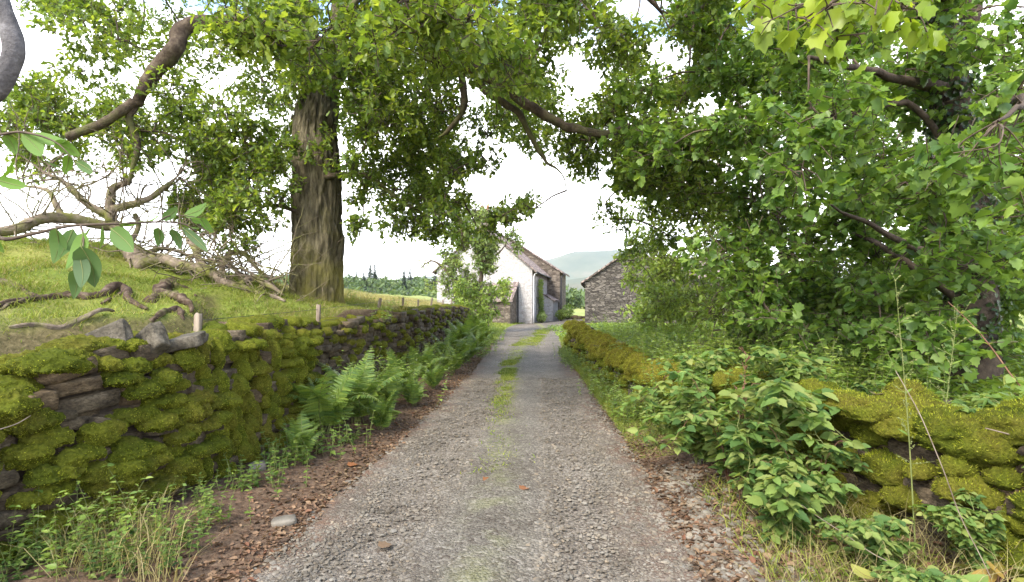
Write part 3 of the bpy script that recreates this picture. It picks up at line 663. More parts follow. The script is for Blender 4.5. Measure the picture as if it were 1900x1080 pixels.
def wall_stones(parent, path, topz, side, seed, slope, depth=.30, y_fine=7.5, both=False):
    """coursed rough stones along the path; side = +1 when the lane is to the right of the path's direction"""
    r = np.random.default_rng(seed); mb = MB(); core = MB(); info = []
    pth = np.array(path); seg = np.linalg.norm(np.diff(pth, axis=0), axis=1); cum = np.concatenate([[0], np.cumsum(seg)])
    def pos(s): return np.array([np.interp(s, cum, pth[:, 0]), np.interp(s, cum, pth[:, 1])])
    def tan(s): return nrm(pos(min(s + .2, cum[-1])) - pos(max(s - .2, 0)))
    z = 0.0
    while z < 1.6:
        ch = r.uniform(.075, .14); s = r.uniform(-.2, 0)
        while s < cum[-1]:
            p = pos(max(s, 0)); big = 1 + .9 * (p[1] > y_fine) ; ln = r.uniform(.14, .42) * (1 + .25 * (big - 1)); sc = s + ln / 2
            p = pos(np.clip(sc, 0, cum[-1])); t = tan(np.clip(sc, 0, cum[-1])); nout = np.array([t[1], -t[0]]) * side
            tz = topz(p[1]); zz = z + slope(p[1], sc) + r.uniform(-.02, .02)
            if zz + ch * .5 < tz and zz > -.15:
                dd = depth * r.uniform(.8, 1.2); prot = r.uniform(-.07, .05) - .13 * max(zz, 0)
                top = zz + ch * 1.6 > tz
                V, F = rock(CG4 if p[1] < y_fine else CG3, (ln * 1.03, dd, ch * r.uniform(.9, 1.12)), int(r.integers(1e6)), r.uniform(.04, .26), .13, 2.8)
                tilt = r.normal() * (.06 if p[1] > 4.6 else .13)
                Rm = rotm(r.normal() * .06, tilt, math.atan2(t[1], t[0]) + r.normal() * .07)
                c = np.array([p[0] + nout[0] * (prot - dd / 2), p[1] + nout[1] * (prot - dd / 2), zz + ch / 2])
                mb.add(V @ Rm.T + c, F); info.append((c, np.array([nout[0], nout[1], 0]), t, ln, dd, ch, top, prot))
                if both or top:
                    c2 = c - np.array([nout[0], nout[1], 0]) * dd * .95
                    mb.add((V * [1, 1, .9]) @ rotm(0, tilt, math.atan2(t[1], t[0]) + 2.9).T + c2, F)
            s += ln * r.uniform(.94, 1.08)
        z += ch * .96
    ss = np.linspace(0, cum[-1], 90); Vc = []
    for s in ss:
        p = pos(s); t = tan(s); n = np.array([t[1], -t[0]]) * side; h = topz(p[1]) - .12
        for o, zz in ((-.07, -.2), (-.07 - .13 * h, h), (-.42, h), (-.48, -.2)): Vc.append([p[0] + n[0] * o, p[1] + n[1] * o, zz])
    Vc = np.array(Vc); Fc = np.array([[i * 4 + k, i * 4 + k + 1, i * 4 + 5 + k, i * 4 + 4 + k] for i in range(89) for k in range(3)] )
    core.add(Vc, Fc); core.build('rubble_core', M['dark_earth'], parent)
    mb.build('stones', M['wall_stone'], parent)
    return info, pos, tan, cum
def cushion(sub, c, nout, t, ln, out, up, seed, lump=.22):
    V, F = ico(sub); n3 = nout; t3 = np.array([t[0], t[1], 0])
    P = V * (1 + lump * fbm(V * 1.7 + seed * 5.1, 3, seed % 89)[:, None])
    P[:, 2] = np.where(P[:, 2] < 0, P[:, 2] * (.45 + .45 * (seed % 3 == 0)), P[:, 2]); P = P * np.array([ln / 2, out, up])
    P = P[:, 0:1] * t3 + P[:, 1:2] * n3 + P[:, 2:3] * np.array([0, 0, 1])
    N = nrm(V[:, 0:1] * t3 / ln * .2 + V[:, 1:2] * n3 / out * .1 + V[:, 2:3] * np.array([0, 0, 1]) / up * .1)
    W = P + c; d = .012 * (1 - 2 * np.abs(vnoise(W * 9, 6))) + .014 * (1 - 2 * np.abs(vnoise(W * 17, 3))) + .009 * (1 - 2 * np.abs(vnoise(W * 38, 4))) + .006 * vnoise(W * 90, 5)
    return W + N * (d * min(1, ln / .2))[:, None], F
def left_wall():
    t = empty('dry_stone_wall', (0, 0, 0), 0, 'tall dry stone wall thick with green moss running along the left of the lane, ferns at its foot', 'wall')
    topz = lambda y: float(np.interp(y, [.5, 2.6, 3.1, 3.4, 3.7, 4.4, 6, 8, 10.5, 14, 20, 23.5], [.85, .95, 1.04, 1.12, 1.22, 1.27, 1.32, 1.28, 1.30, 1.36, 1.42, 1.3]))
    info, pos, tan, cum = wall_stones(t, WL, topz, 1, 11, lambda y, s: .10 * math.sin(s * 1.3) * (y < 5) + .04 * math.sin(s * 3.1))
    r = np.random.default_rng(5); near = MB(); fars = MB(); nV = []; fV = []
    for c, n, tt, ln, dd, ch, top, prot in info:
        y = c[1]
        bare = float(fbm(np.array([c * [1.6, 1.6, 2.4]]), 3, 71)[0]); dn = np.array([n[0], n[1], 0]); t3 = np.array([tt[0], tt[1], 0]); fine = y < 7
        dest, lst = (near, nV) if fine else (fars, fV)
        def put(cc, L, out, up, sub):
            V, F = cushion(sub, cc, dn, tt, L, out, up, int(r.integers(1e6))); dest.add(V, F); lst.append((V, F))
        sub = (4 if y < 4.6 else 3) if fine else 2
        if top:
            if r.random() < (.97 if y < 8 else .7):
                for k in range(3 if y < 4.3 else 2):
                    put(c - dn * r.uniform(.0, .25) + t3 * r.uniform(-.12, .12) + [0, 0, ch * .4], r.uniform(.2, .42), r.uniform(.12, .22), r.uniform(.045, .085), sub)
        elif y < 6.9:
            if (bare > .30 and r.random() < .75) or r.random() < .06: continue
            drip = 4.4 < y < 5.7 and r.random() < .75
            for k in range(2 if ln > .2 else 1):
                cc = c + dn * (dd / 2 - r.uniform(.0, .035)) + t3 * ln * (r.uniform(-.32, .32) if k == 0 else r.uniform(-.45, .45)) + [0, 0, ch * r.uniform(.05, .45)]
                if drip: put(cc, r.uniform(.07, .13), r.uniform(.06, .12), r.uniform(.07, .17), sub)
                else: put(cc, r.uniform(.12, .29), r.uniform(.08, .145), r.uniform(.042, .085), sub)
        elif r.random() < .36: put(c + dn * (dd / 2 - .02) + [0, 0, ch * .25], ln * r.uniform(.6, 1.0), r.uniform(.05, .09), ch * r.uniform(.4, .8), sub)
    def cat(L):
        o = 0; Vs = []; Fs = []
        for V, F in L: Vs.append(V); Fs.append(F + o); o += len(V)
        return np.concatenate(Vs), np.concatenate(Fs)
    V, F = cat(nV); fuzz(near, V, F, 340000, .015, .0030, 1)
    V, F = cat(fV); fuzz(near, V, F, 60000, .022, .005, 1)
    near.F += [(f + near.n, m) for f, m in fars.F]; near.V += fars.V; near.n += fars.n
    near.build('moss', [M['moss'], M['moss_tip']], t)
left_wall()
# loose slabs resting on the wall top
def slab(name, label, c, dims, rot, seed, mat='wall_stone', group=None, cat='stone', rnd=.12, T=CG8):
    V, F = rock(T, dims, seed, rnd, .05, 1.8); m = MB(); m.add(V @ rotm(*rot).T, F)
    o = m.build(name, M[mat]); o.location = tuple(c); return tag(o, label, cat, group)
slab('loose_slab', 'pointed grey slab tilted on edge behind the sagging mossy wall top', at(196, 634, 4.0), (.34, .09, .21), (R(-15), R(-24), R(8)), 31, 'stone')
slab('loose_slab', 'grey upright slab with a rounded back, second of the bare slabs on the wall', at(280, 636, 4.15), (.25, .10, .22), (R(-10), R(-38), R(-12)), 32, 'stone')
slab('loose_slab', 'flat pale slab lying along the wall top below the short fence post', at(333, 636, 4.35), (.38, .26, .09), (R(6), R(-14), R(20)), 33, 'stone')

def right_wall():
    t = empty('dry_stone_wall', (0, 0, 0), 0, 'low dry stone wall capped with yellow moss along the right of the lane, half hidden by brambles', 'wall')
    topz = lambda y: float(np.interp(y, [.8, 3, 4, 5.5, 8, 11.5, 17, 18.5], [.86, .86, .82, .76, .56, .60, .84, .8]))
    info, pos, tan, cum = wall_stones(t, WR, topz, -1, 23, lambda y, s: .05 * math.sin(s * 2.1), y_fine=9)
    r = np.random.default_rng(6); mb = MB(); dm = MB(); A = []; B = []
    for c, n, tt, ln, dd, ch, top, prot in info:
        y = c[1]
        if r.random() < (.85 if y < 6 else .4) and not top:
            V, F = cushion(3 if y < 6 else 2, c + n * (dd / 2 - .02) + [0, 0, ch * .3], n, tt, ln * r.uniform(.7, 1.2), r.uniform(.07, .16), ch * r.uniform(.5, 1), int(r.integers(1e6)))
            mb.add(V, F); A.append((V, F))
    # thick cap of moss over the top
    s = 0.0
    while s < cum[-1]:
        p = pos(s); tt = tan(s); n = np.array([-tt[1], tt[0], 0]); y = p[1]
        for k in range(3):
            o = -.06 - .17 * k + r.normal() * .03
            if r.random() < (.8 if y < 6 else .88):
                c = np.array([p[0], p[1], topz(y) + r.uniform(-.13, .05)]) + n * o
                V, F = cushion(4 if y < 5 else 3 if y < 9 else 2, c, n, tt, r.uniform(.2, .46) if y < 6 else r.uniform(.18, .36), r.uniform(.10, .18) if y < 6 else r.uniform(.08, .15), r.uniform(.07, .15), int(r.integers(1e6)), .3)
                if y > 6.2: dm.add(V, F); B.append((V, F))
                else: mb.add(V, F); A.append((V, F))
        s += r.uniform(.2, .3) if y < 6 else r.uniform(.14, .22)
    def cat(L):
        o = 0; Vs = []; Fs = []
        for V, F in L: Vs.append(V); Fs.append(F + o); o += len(V)
        return np.concatenate(Vs), np.concatenate(Fs)
    V, F = cat(A); fuzz(mb, V, F, 170000, .017, .0030, 1)
    V, F = cat(B); fuzz(dm, V, F, 90000, .045, .004, 1, -.5)
    mb.build('moss', [M['moss'], M['moss_tip']], t); dm.build('moss', [M['dry_moss'], M['dry_moss_tip']], t)
right_wall()

# ------------------------------------------------------------------ trees
def crown(mb, clumps, T, size, per=9, wide=(1, 1, .8), leafmat=0, twigmat=1, flat=1.0, down=.25, tw=(.3, .6), rad=(.006, .002), spread=.9, layers=0.0):
    """leafy twigs filling each clump (centre, radius, number of leaves)"""
    C = np.concatenate([np.repeat(np.asarray(c, float)[None], max(2, n // per), 0) for c, r_, n in clumps])
    Rr = np.concatenate([np.repeat(r_, max(2, n // per)) for c, r_, n in clumps])[:, None]; n = len(C)
    off = ball(n) * wide
    if layers: off[:, 2] = np.round(off[:, 2] * layers) / layers + rng.normal(size=n) * .06
    B = C + Rr * off; d = nrm(off + unit(n) * .6 + [0, 0, -down * .4]); L = rng.uniform(*tw, (n, 1)); A = B - d * L
    twigs(mb, A, B, rad[0], rad[1], twigmat)
    k = np.repeat(np.arange(n), per); m = len(k); t = rng.uniform(.15, 1.05, (m, 1))
    P = A[k] + (B - A)[k] * t + unit(m) * size * .25
    fwd = nrm(d[k] * .7 + unit(m) * spread - [0, 0, down]); nor = nrm(np.array([0, 0, flat]) + unit(m) * .75)
    scatter(mb, T, P, fwd, nor, size * rng.uniform(.5, 1.3, m), leafmat)
def joints(mb, clumps, nodes, r0=.035, r1=.010, mat=1, subs=5, sub_r=(.011, .004), sag=.1, start=None):
    """branches that carry the clumps, each growing from the nearest wood already there"""
    nodes = np.array(nodes, float); cl = sorted(clumps, key=lambda q: np.min(np.linalg.norm(nodes - q[0], axis=1)))
    sa, sb = [], []
    for c, r_, n in cl:
        c = np.asarray(c, float); dist = np.linalg.norm(nodes - c, axis=1); a = nodes[np.argmin(dist)]; D = np.linalg.norm(c - a)
        j = rng.normal(size=3) * D * .13; P = [a, a + (c - a) * .33 + j * .7 + [0, 0, D * .07], a + (c - a) * .68 + j, c]
        rr = r1 + (r0 - r1) * min(1, D / 2.5)
        tube(mb, P, [rr, rr * .8, rr * .6, r1 * .6], 5, 3, 0, .03, int(rng.integers(999)), mat, cap=False)
        nodes = np.concatenate([nodes, catmull(P, 3)])
        q = c + ball(subs) * r_ * .75; sa += [c + (a - c) * rng.uniform(0, .25) for _ in range(subs)]; sb += list(q)
    twigs(mb, np.array(sa), np.array(sb), sub_r[0], sub_r[1], mat)
def zone(n, px, py, Y, r_, leaves, holes=()):
    out = []
    while len(out) < n:
        x, y, d = rng.uniform(*px), rng.uniform(*py), rng.uniform(*Y)
        rr = rng.uniform(*r_)
        if any(((x - h[0]) / (h[2] + rr / d * 700)) ** 2 + ((y - h[1]) / (h[3] + rr / d * 700)) ** 2 < 1 for h in holes): continue
        out.append((at(x, y, d), rr, int(leaves * (rr / r_[1]) ** 2 * rng.uniform(.75, 1.2))))
    return out
def px_path(pts): return [at(*p) for p in pts]

def oak():
    base = at(588, 600, 10.5); base[2] = zg(base[0], base[1]) - .15
    t = empty('oak_tree', (0, 0, 0), 0, 'big spreading oak with a thick mossy trunk behind the left wall, boughs over the lane', 'tree')
    m = MB(); P = [base, at(587, 600, 10.5), at(588, 545, 10.5), at(590, 450, 10.5), at(588, 340, 10.5), at(585, 250, 10.5), at(592, 180, 10.5)]
    tube(m, P, [.72, .57, .475, .445, .42, .385, .33], 110, 22, .07, .03, 3, freq=2.2, ridge=.05)
    m.build('trunk', M['oak_bark'], t)
    limbs = {
        'a': ([(590, 185, 10.5), (570, 90, 10.5), (556, 0, 10.6), (560, -160, 10.8), (530, -330, 10.6)], [.33, .25, .22, .17, .10]),
        'b': ([(592, 190, 10.5), (622, 90, 10.3), (650, -40, 10.0), (690, -220, 10.0)], [.32, .22, .18, .10]),
        'c': ([(575, 130, 10.5), (490, 75, 10.2), (410, 42, 9.8), (345, 52, 9.6), (322, 95, 9.5), (285, 128, 9.5), (266, 165, 9.5), (252, 192, 9.5)], [.22, .2, .18, .165, .175, .17, .13, .11]),
        'd': ([(252, 190, 9.5), (225, 208, 9.4), (170, 236, 9.3), (126, 247, 9.2)], [.11, .10, .095, .085]),
        'e': ([(252, 190, 9.5), (246, 240, 9.5), (252, 290, 9.5), (240, 340, 9.5)], [.085, .075, .06, .035]),
        'f': ([(600, 165, 10.5), (680, 75, 9.9), (765, 48, 9.4), (850, 108, 9.0), (920, 150, 8.8), (982, 196, 8.8), (1040, 225, 8.8), (1098, 248, 8.9), (1160, 238, 9.0), (1232, 241, 9.2), (1268, 268, 9.3)], [.21, .18, .16, .135, .12, .105, .095, .085, .065, .045, .02]),
        'g': ([(880, 128, 8.9), (905, 172, 8.9), (960, 212, 9.0), (986, 256, 9.1), (1010, 298, 9.2), (1045, 322, 9.2), (1052, 352, 9.2)], [.09, .08, .07, .055, .035, .02, .01]),
        'h': ([(846, 104, 9.0), (862, 160, 8.9), (852, 205, 8.9), (830, 240, 8.8), (812, 251, 8.8)], [.08, .075, .065, .045, .02]),
        'i': ([(560, 40, 10.5), (460, -90, 9.5), (330, -150, 8.8), (180, -120, 8.4)], [.2, .15, .1, .05]),
        'j': ([(640, -10, 10.0), (760, -110, 9), (930, -120, 8.2), (1130, -60, 8.2), (1230, 20, 8.6)], [.16, .13, .1, .07, .03]),
        'k': ([(660, -60, 10.0), (700, -60, 8), (690, -20, 6.5), (640, 20, 5.8)], [.14, .10, .06, .03]),
        'l': ([(640, 60, 10.3), (760, 20, 12), (900, 30, 13.5), (1010, 80, 14)], [.15, .11, .07, .04]),
        'm': ([(600, 330, 10.2), (680, 330, 9.9), (740, 370, 9.8), (790, 400, 9.8)], [.07, .055, .04, .02]),
        'n': ([(575, 400, 10.2), (500, 380, 10), (450, 410, 10)], [.06, .045, .02]),
    }
    nodes = []
    for i, (P, rd) in enumerate(limbs.values()):
        m = MB(); PP = px_path(P); big = rd[0] > .15
        tube(m, PP, np.array(rd) * (.8 if i > 1 else 1), 16 if big else 12, 10, .30, .07, 50 + i, freq=6)
        m.build('limb', M['oak_bark' if i < 2 else 'limb_bark'], t); nodes += list(catmull(PP, 4)[3:])
    opening = [(1015, 395, 62, 85), (1235, 98, 30, 12), (1190, 18, 22, 14), (45, 80, 40, 52), (170, 385, 140, 62), (700, 520, 130, 32), (905, 380, 30, 26)]
    stem_ = [(588, 380, 34, 215)]
    Z = zone(36, (50, 520), (-70, 215), (9.7, 13.5), (.55, .85), 640, opening) + zone(18, (0, 500), (180, 310), (9.6, 13), (.4, .7), 520, opening)
    Z += zone(13, (340, 545), (290, 440), (9, 12), (.45, .68), 560, opening + stem_) + zone(9, (470, 720), (-20, 120), (8, 9.7), (.4, .6), 470) + zone(9, (470, 720), (120, 330), (8.6, 10.2), (.3, .5), 420, stem_)
    Z += zone(8, (535, 645), (190, 345), (9.5, 9.9), (.16, .26), 90) + zone(7, (500, 690), (300, 430), (9.6, 10.3), (.25, .4), 170, stem_)
    Z += zone(32, (655, 835), (40, 445), (8.5, 13), (.5, .8), 640, opening) + zone(24, (790, 1000), (60, 415), (9.3, 14), (.5, .8), 640, opening) + zone(14, (790, 1000), (-60, 130), (6, 9), (.5, .8), 640, opening)
    Z += zone(12, (980, 1335), (-70, 130), (6.5, 9), (.45, .7), 560, opening) + zone(40, (980, 1345), (-70, 300), (9.4, 14), (.5, .85), 660, opening) + zone(24, (1060, 1330), (230, 440), (8.6, 14), (.45, .7), 560, opening)
    Z += zone(20, (430, 900), (-70, 110), (5, 6.6), (.32, .5), 260)
    Z += zone(26, (245, 545), (200, 420), (9.6, 13), (.45, .72), 600, opening) + zone(16, (-30, 250), (150, 330), (9.6, 12), (.3, .5), 260, opening)
    Z = [(c, r_, int(n_ * 1.12)) for c, r_, n_ in Z]
    Z += zone(12, (750, 900), (290, 440), (9.5, 12.5), (.4, .6), 480, opening) + zone(16, (1130, 1340), (-20, 200), (9, 13), (.5, .75), 560, opening[:3])
    Z += zone(14, (780, 985), (370, 440), (9, 12), (.25, .4), 260)
    m = MB(); joints(m, Z, nodes); crown(m, Z, OAK, .108, 10, tw=(.22, .5))
    m.build('crown', [M['oak_leaf'], M['twig']], t)
oak()

M["ivy"] = leaf_mat("ivy", [(.018, .040, .012), (.035, .07, .02), (.06, .09, .03)], .25, .35)
def sycamore():
    base = at(1806, 640, 7.5); base[2] = .3
    t = empty('sycamore_tree', (0, 0, 0), 0, 'ivy-clad sycamore with broad lobed leaves rising behind the right wall', 'tree')
    m = MB(); P = [base, at(1806, 560, 7.5), at(1803, 430, 7.5), at(1788, 320, 7.5), at(1768, 230, 7.5), at(1752, 120, 7.5), at(1735, 10, 7.5), at(1720, -200, 7.6), at(1700, -420, 7.6)]
    tube(m, P, [.30, .25, .225, .215, .215, .20, .18, .14, .08], 28, 8, .12, .05, 8, freq=4, ridge=.02); m.build('trunk', M['dark_bark'], t)
    nodes = list(catmull(P, 4)[8:])
    for i, (P, rd) in enumerate([
        ([(1775, 175, 7.5), (1720, 158, 7.2), (1680, 150, 7.0), (1600, 130, 6.4), (1500, 105, 5.6)], [.10, .085, .06, .04, .02]),
        ([(1800, 350, 7.5), (1700, 200, 7.2), (1600, 210, 6.8), (1480, 235, 6.6)], [.05, .04, .03, .012]),
        ([(1745, 80, 7.5), (1640, -20, 8.2), (1480, -40, 8.8), (1330, 0, 9.4), (1240, 50, 9.8)], [.13, .10, .08, .05, .02]),
        ([(1758, 130, 7.5), (1800, 20, 7.4), (1820, -120, 7.2)], [.13, .11, .07]),
        ([(1803, 480, 7.5), (1700, 460, 7.0), (1600, 410, 6.8), (1540, 380, 6.6)], [.06, .045, .03, .012]),
        ([(1806, 570, 7.5), (1700, 500, 7.4), (1590, 430, 7.6), (1500, 400, 8)], [.06, .05, .03, .012]),
        ([(1740, 20, 7.5), (1750, -60, 5.5), (1650, -70, 4.0), (1540, 10, 3.0)], [.12, .08, .04, .012]),
        ([(1790, 280, 7.5), (1860, 200, 6.0), (1900, 190, 4.8), (1850, 230, 4.0)], [.08, .05, .03, .010])]):
        m = MB(); PP = px_path(P); tube(m, PP, rd, 10, 6, .14, .05, 80 + i, freq=5); m.build('limb', M['dark_bark'], t); nodes += list(catmull(PP, 4)[2:])
    hole = [(1235, 98, 30, 12), (1190, 18, 22, 14), (1150, 520, 40, 60)]
    Z = zone(52, (1170, 1540), (-70, 360), (7.5, 13), (.5, .8), 310, hole) + zone(42, (1450, 1960), (-90, 340), (5.4, 11.5), (.5, .8), 280, hole)
    Z += zone(30, (1340, 1640), (300, 560), (7.2, 11.5), (.45, .75), 300, hole) + zone(32, (1600, 1960), (300, 560), (5.4, 11), (.45, .75), 290, hole) + zone(18, (1350, 1640), (520, 670), (7, 10.5), (.4, .65), 340, hole) + zone(20, (1600, 1960), (520, 680), (5.8, 10), (.4, .65), 320, hole)
    m = MB(); joints(m, Z, nodes, .03, .009); Z = [(c, r_, int(n_ * 1.25)) for c, r_, n_ in Z]; crown(m, Z, MAPLE, .108, 8, wide=(1, 1, .6), tw=(.25, .55), layers=4, flat=1.3)
    m.build('crown', [M['maple_leaf'], M['twig']], t)
    Z = zone(11, (1400, 1640), (-10, 95), (2.7, 3.3), (.12, .2), 16) + zone(5, (1500, 1700), (-60, 40), (3.2, 4.2), (.2, .3), 40)
    for q in Z:
        m = MB(); joints(m, [q], nodes, .012, .005, subs=3, sub_r=(.005, .003)); crown(m, [q], MAPLE, .105, 4, tw=(.1, .25), down=.7); m.build('low_spray', [M['fresh_leaf'], M['twig']], t)
    Z = zone(12, (1740, 1960), (140, 350), (3.6, 4.7), (.22, .36), 46)
    for q in Z:
        m = MB(); joints(m, [q], nodes, .014, .006, subs=3, sub_r=(.005, .003)); crown(m, [q], MAPLE, .105, 6, tw=(.12, .3), down=.5); m.build('low_spray', [M['maple_leaf'], M['twig']], t)
    m = MB(); n = 2600; k = rng.uniform(0, 1, n) * .62; C = catmull(px_path([(1806, 640, 7.5), (1806, 560, 7.5), (1803, 430, 7.5), (1788, 320, 7.5), (1768, 230, 7.5), (1752, 120, 7.5), (1735, 10, 7.5)]), 20)
    i = (rng.random(n) ** .8 * (len(C) - 1)).astype(int); d = nrm(rng.normal(size=(n, 3)) * [1, 1, .15]); r_ = rng.uniform(.2, .34, (n, 1))
    scatter(m, MAPLE, C[i] + d * r_ + rng.normal(size=(n, 3)) * .03, nrm(unit(n) * .6 - [0, 0, .8]), nrm(d + unit(n) * .4), rng.uniform(.05, .09, n)); m.build('ivy', M['ivy'], t)
sycamore()

def bushy(name, label, cat, trunks, Z, T, size, leaf, per=8, group=None, bark='bark', r0=.03, **kw):
    t = empty(name, (0, 0, 0), 0, label, cat, group); nodes = []
    for i, (P, rd) in enumerate(trunks):
        m = MB(); tube(m, P, rd, 12, 6, .14, .05, int(rng.integers(999)), freq=4); m.build('trunk' if i == 0 else 'limb', M[bark], t); nodes += list(catmull(P, 5)[2:])
    m = MB(); joints(m, Z, nodes, r0, .007); crown(m, Z, T, size, per, **kw); m.build('crown', [M[leaf], M['twig']], t); return t
def g0(px, Y, dz=0.0):
    x = (px - 950) / 1000 * Y; return np.array([x, Y, float(zg(x, Y)) + dz])
hole = [(1120, 530, 55, 62), (1440, 300, 40, 30)]
bushy('young_tree', 'slender light green tree with a slanting bare stem, between barn and sycamore', 'tree',
      [([g0(1392, 17, -.1), at(1388, 500, 17), at(1380, 445, 17), at(1350, 380, 17), at(1330, 280, 17)], [.16, .14, .12, .09, .04]),
       ([at(1384, 465, 17), at(1340, 450, 16.6), at(1280, 443, 16.2), at(1235, 446, 16)], [.06, .05, .03, .015])],
      zone(62, (1160, 1420), (230, 570), (15, 20), (.6, .95), 430, hole) + zone(9, (1150, 1240), (440, 540), (15, 19), (.4, .65), 300, [(1112, 530, 40, 60)]), OVATE, .14, 'mid_leaf', tw=(.35, .75))
bushy('elder_bush', 'bright green elder bush at the edge of the meadow before the barn', 'bush',
      [([g0(1215, 20, -.1), at(1212, 570, 20), at(1210, 520, 20)], [.1, .08, .04])], zone(24, (1190, 1330), (470, 600), (17, 22), (.55, .95), 300, hole) + zone(12, (1168, 1270), (490, 600), (21, 27), (.5, .9), 240), OVATE, .17, 'mid_leaf')
bushy('hazel_bush', 'dense dark hazel bush behind the sycamore trunk', 'bush',
      [([g0(1600, 14, -.1), at(1600, 500, 14), at(1590, 380, 14), at(1580, 250, 14)], [.14, .11, .08, .04]), ([g0(1620, 14, 0), at(1680, 480, 14), at(1720, 330, 14)], [.1, .07, .03])],
      zone(56, (1400, 1800), (60, 660), (12, 16), (.8, 1.2), 420, [(1470, 285, 45, 30)]), OVATE, .16, 'maple_leaf', r0=.04)
bushy('hazel_bush', 'tall dark hazel at the far right edge of the wood', 'bush',
      [([g0(1850, 12, -.1), at(1850, 500, 12), at(1860, 350, 12), at(1870, 150, 12)], [.14, .11, .08, .04])],
      zone(36, (1740, 1990), (60, 660), (10, 14), (.8, 1.1), 420), OVATE, .15, 'maple_leaf', r0=.04)
bushy('hawthorn_bush', 'low spreading bush reaching out of the trees over the weeds', 'bush',
      [([g0(1480, 10.5, -.1), at(1470, 590, 10.5), at(1440, 520, 10.4)], [.08, .06, .03]), ([at(1475, 600, 10.5), at(1400, 560, 10.2), at(1330, 545, 10)], [.05, .035, .015])],
      zone(26, (1310, 1560), (490, 660), (8.5, 12), (.4, .65), 420), OVATE, .095, 'herb_leaf')
bushy('apple_tree', 'old leaning apple tree with pale sparse leaves before the white gable', 'tree',
      [([g0(898, 28, -.1), at(888, 562, 28), at(866, 538, 28), at(840, 520, 28)], [.22, .2, .17, .12]), ([at(842, 520, 28), at(820, 495, 28), at(800, 485, 28), at(780, 498, 28)], [.10, .07, .05, .02]),
       ([at(880, 552, 28), at(892, 520, 28), at(898, 460, 28), at(895, 410, 28)], [.15, .12, .09, .04]), ([at(895, 500, 28), at(925, 470, 28), at(940, 450, 28)], [.08, .05, .02])],
      zone(34, (822, 918), (440, 565), (26.5, 29.5), (.45, .75), 330) + zone(17, (845, 965), (385, 462), (26.5, 29.5), (.45, .8), 330, [(985, 520, 18, 60)]) + zone(6, (775, 840), (485, 545), (27, 29), (.35, .55), 60), OVATE, .17, 'apple_leaf', r0=.05, tw=(.4, .9), rad=(.012, .005))
bushy('garden_bush', 'leafy shrub at the end of the fern bank below the apple tree', 'bush',
      [([g0(905, 25, -.1), at(905, 590, 25), at(910, 565, 25)], [.06, .05, .02])], zone(24, (850, 945), (525, 612), (23.5, 26.5), (.35, .6), 330), OVATE, .13, 'herb_leaf')

# ------------------------------------------------------------------ fallen tree, logs, fence
def tubes(name, mat, parts, parent=None, sides=12, bump=.2, wob=.05, seg=6, freq=6):
    m = MB()
    for k, (P, rd) in enumerate(parts): tube(m, px_path(P), rd, sides, seg, bump, wob, int(rng.integers(999)), 0, freq)
    return m.build(name, M[mat], parent)
def fine_twigs(parent, name, mat, ends, n, L, seed):
    """bare crooked twigs branching off given points"""
    r = np.random.default_rng(seed); m = MB()
    for p in ends:
        p = np.asarray(p, float)
        for _ in range(n):
            d = nrm(r.normal(size=3) * [1, .7, .8] + [0, 0, .25]); l = L * r.uniform(.4, 1.1); q = p + d * l * .5 + r.normal(size=3) * l * .12; e = q + nrm(d + r.normal(size=3) * .6) * l * .5
            tube(m, [p, q, e], [.014, .010, .004], 5, 4, 0, .10, int(r.integers(999)), cap=False)
            for _ in range(2):
                f = q + (e - q) * r.uniform(0, 1); h = f + nrm(r.normal(size=3)) * l * .35; tube(m, [f, (f + h) / 2 + r.normal(size=3) * .03, h], [.006, .004, .002], 3, 2, 0, 0, 0, cap=False)
    return m.build(name, M[mat], parent)
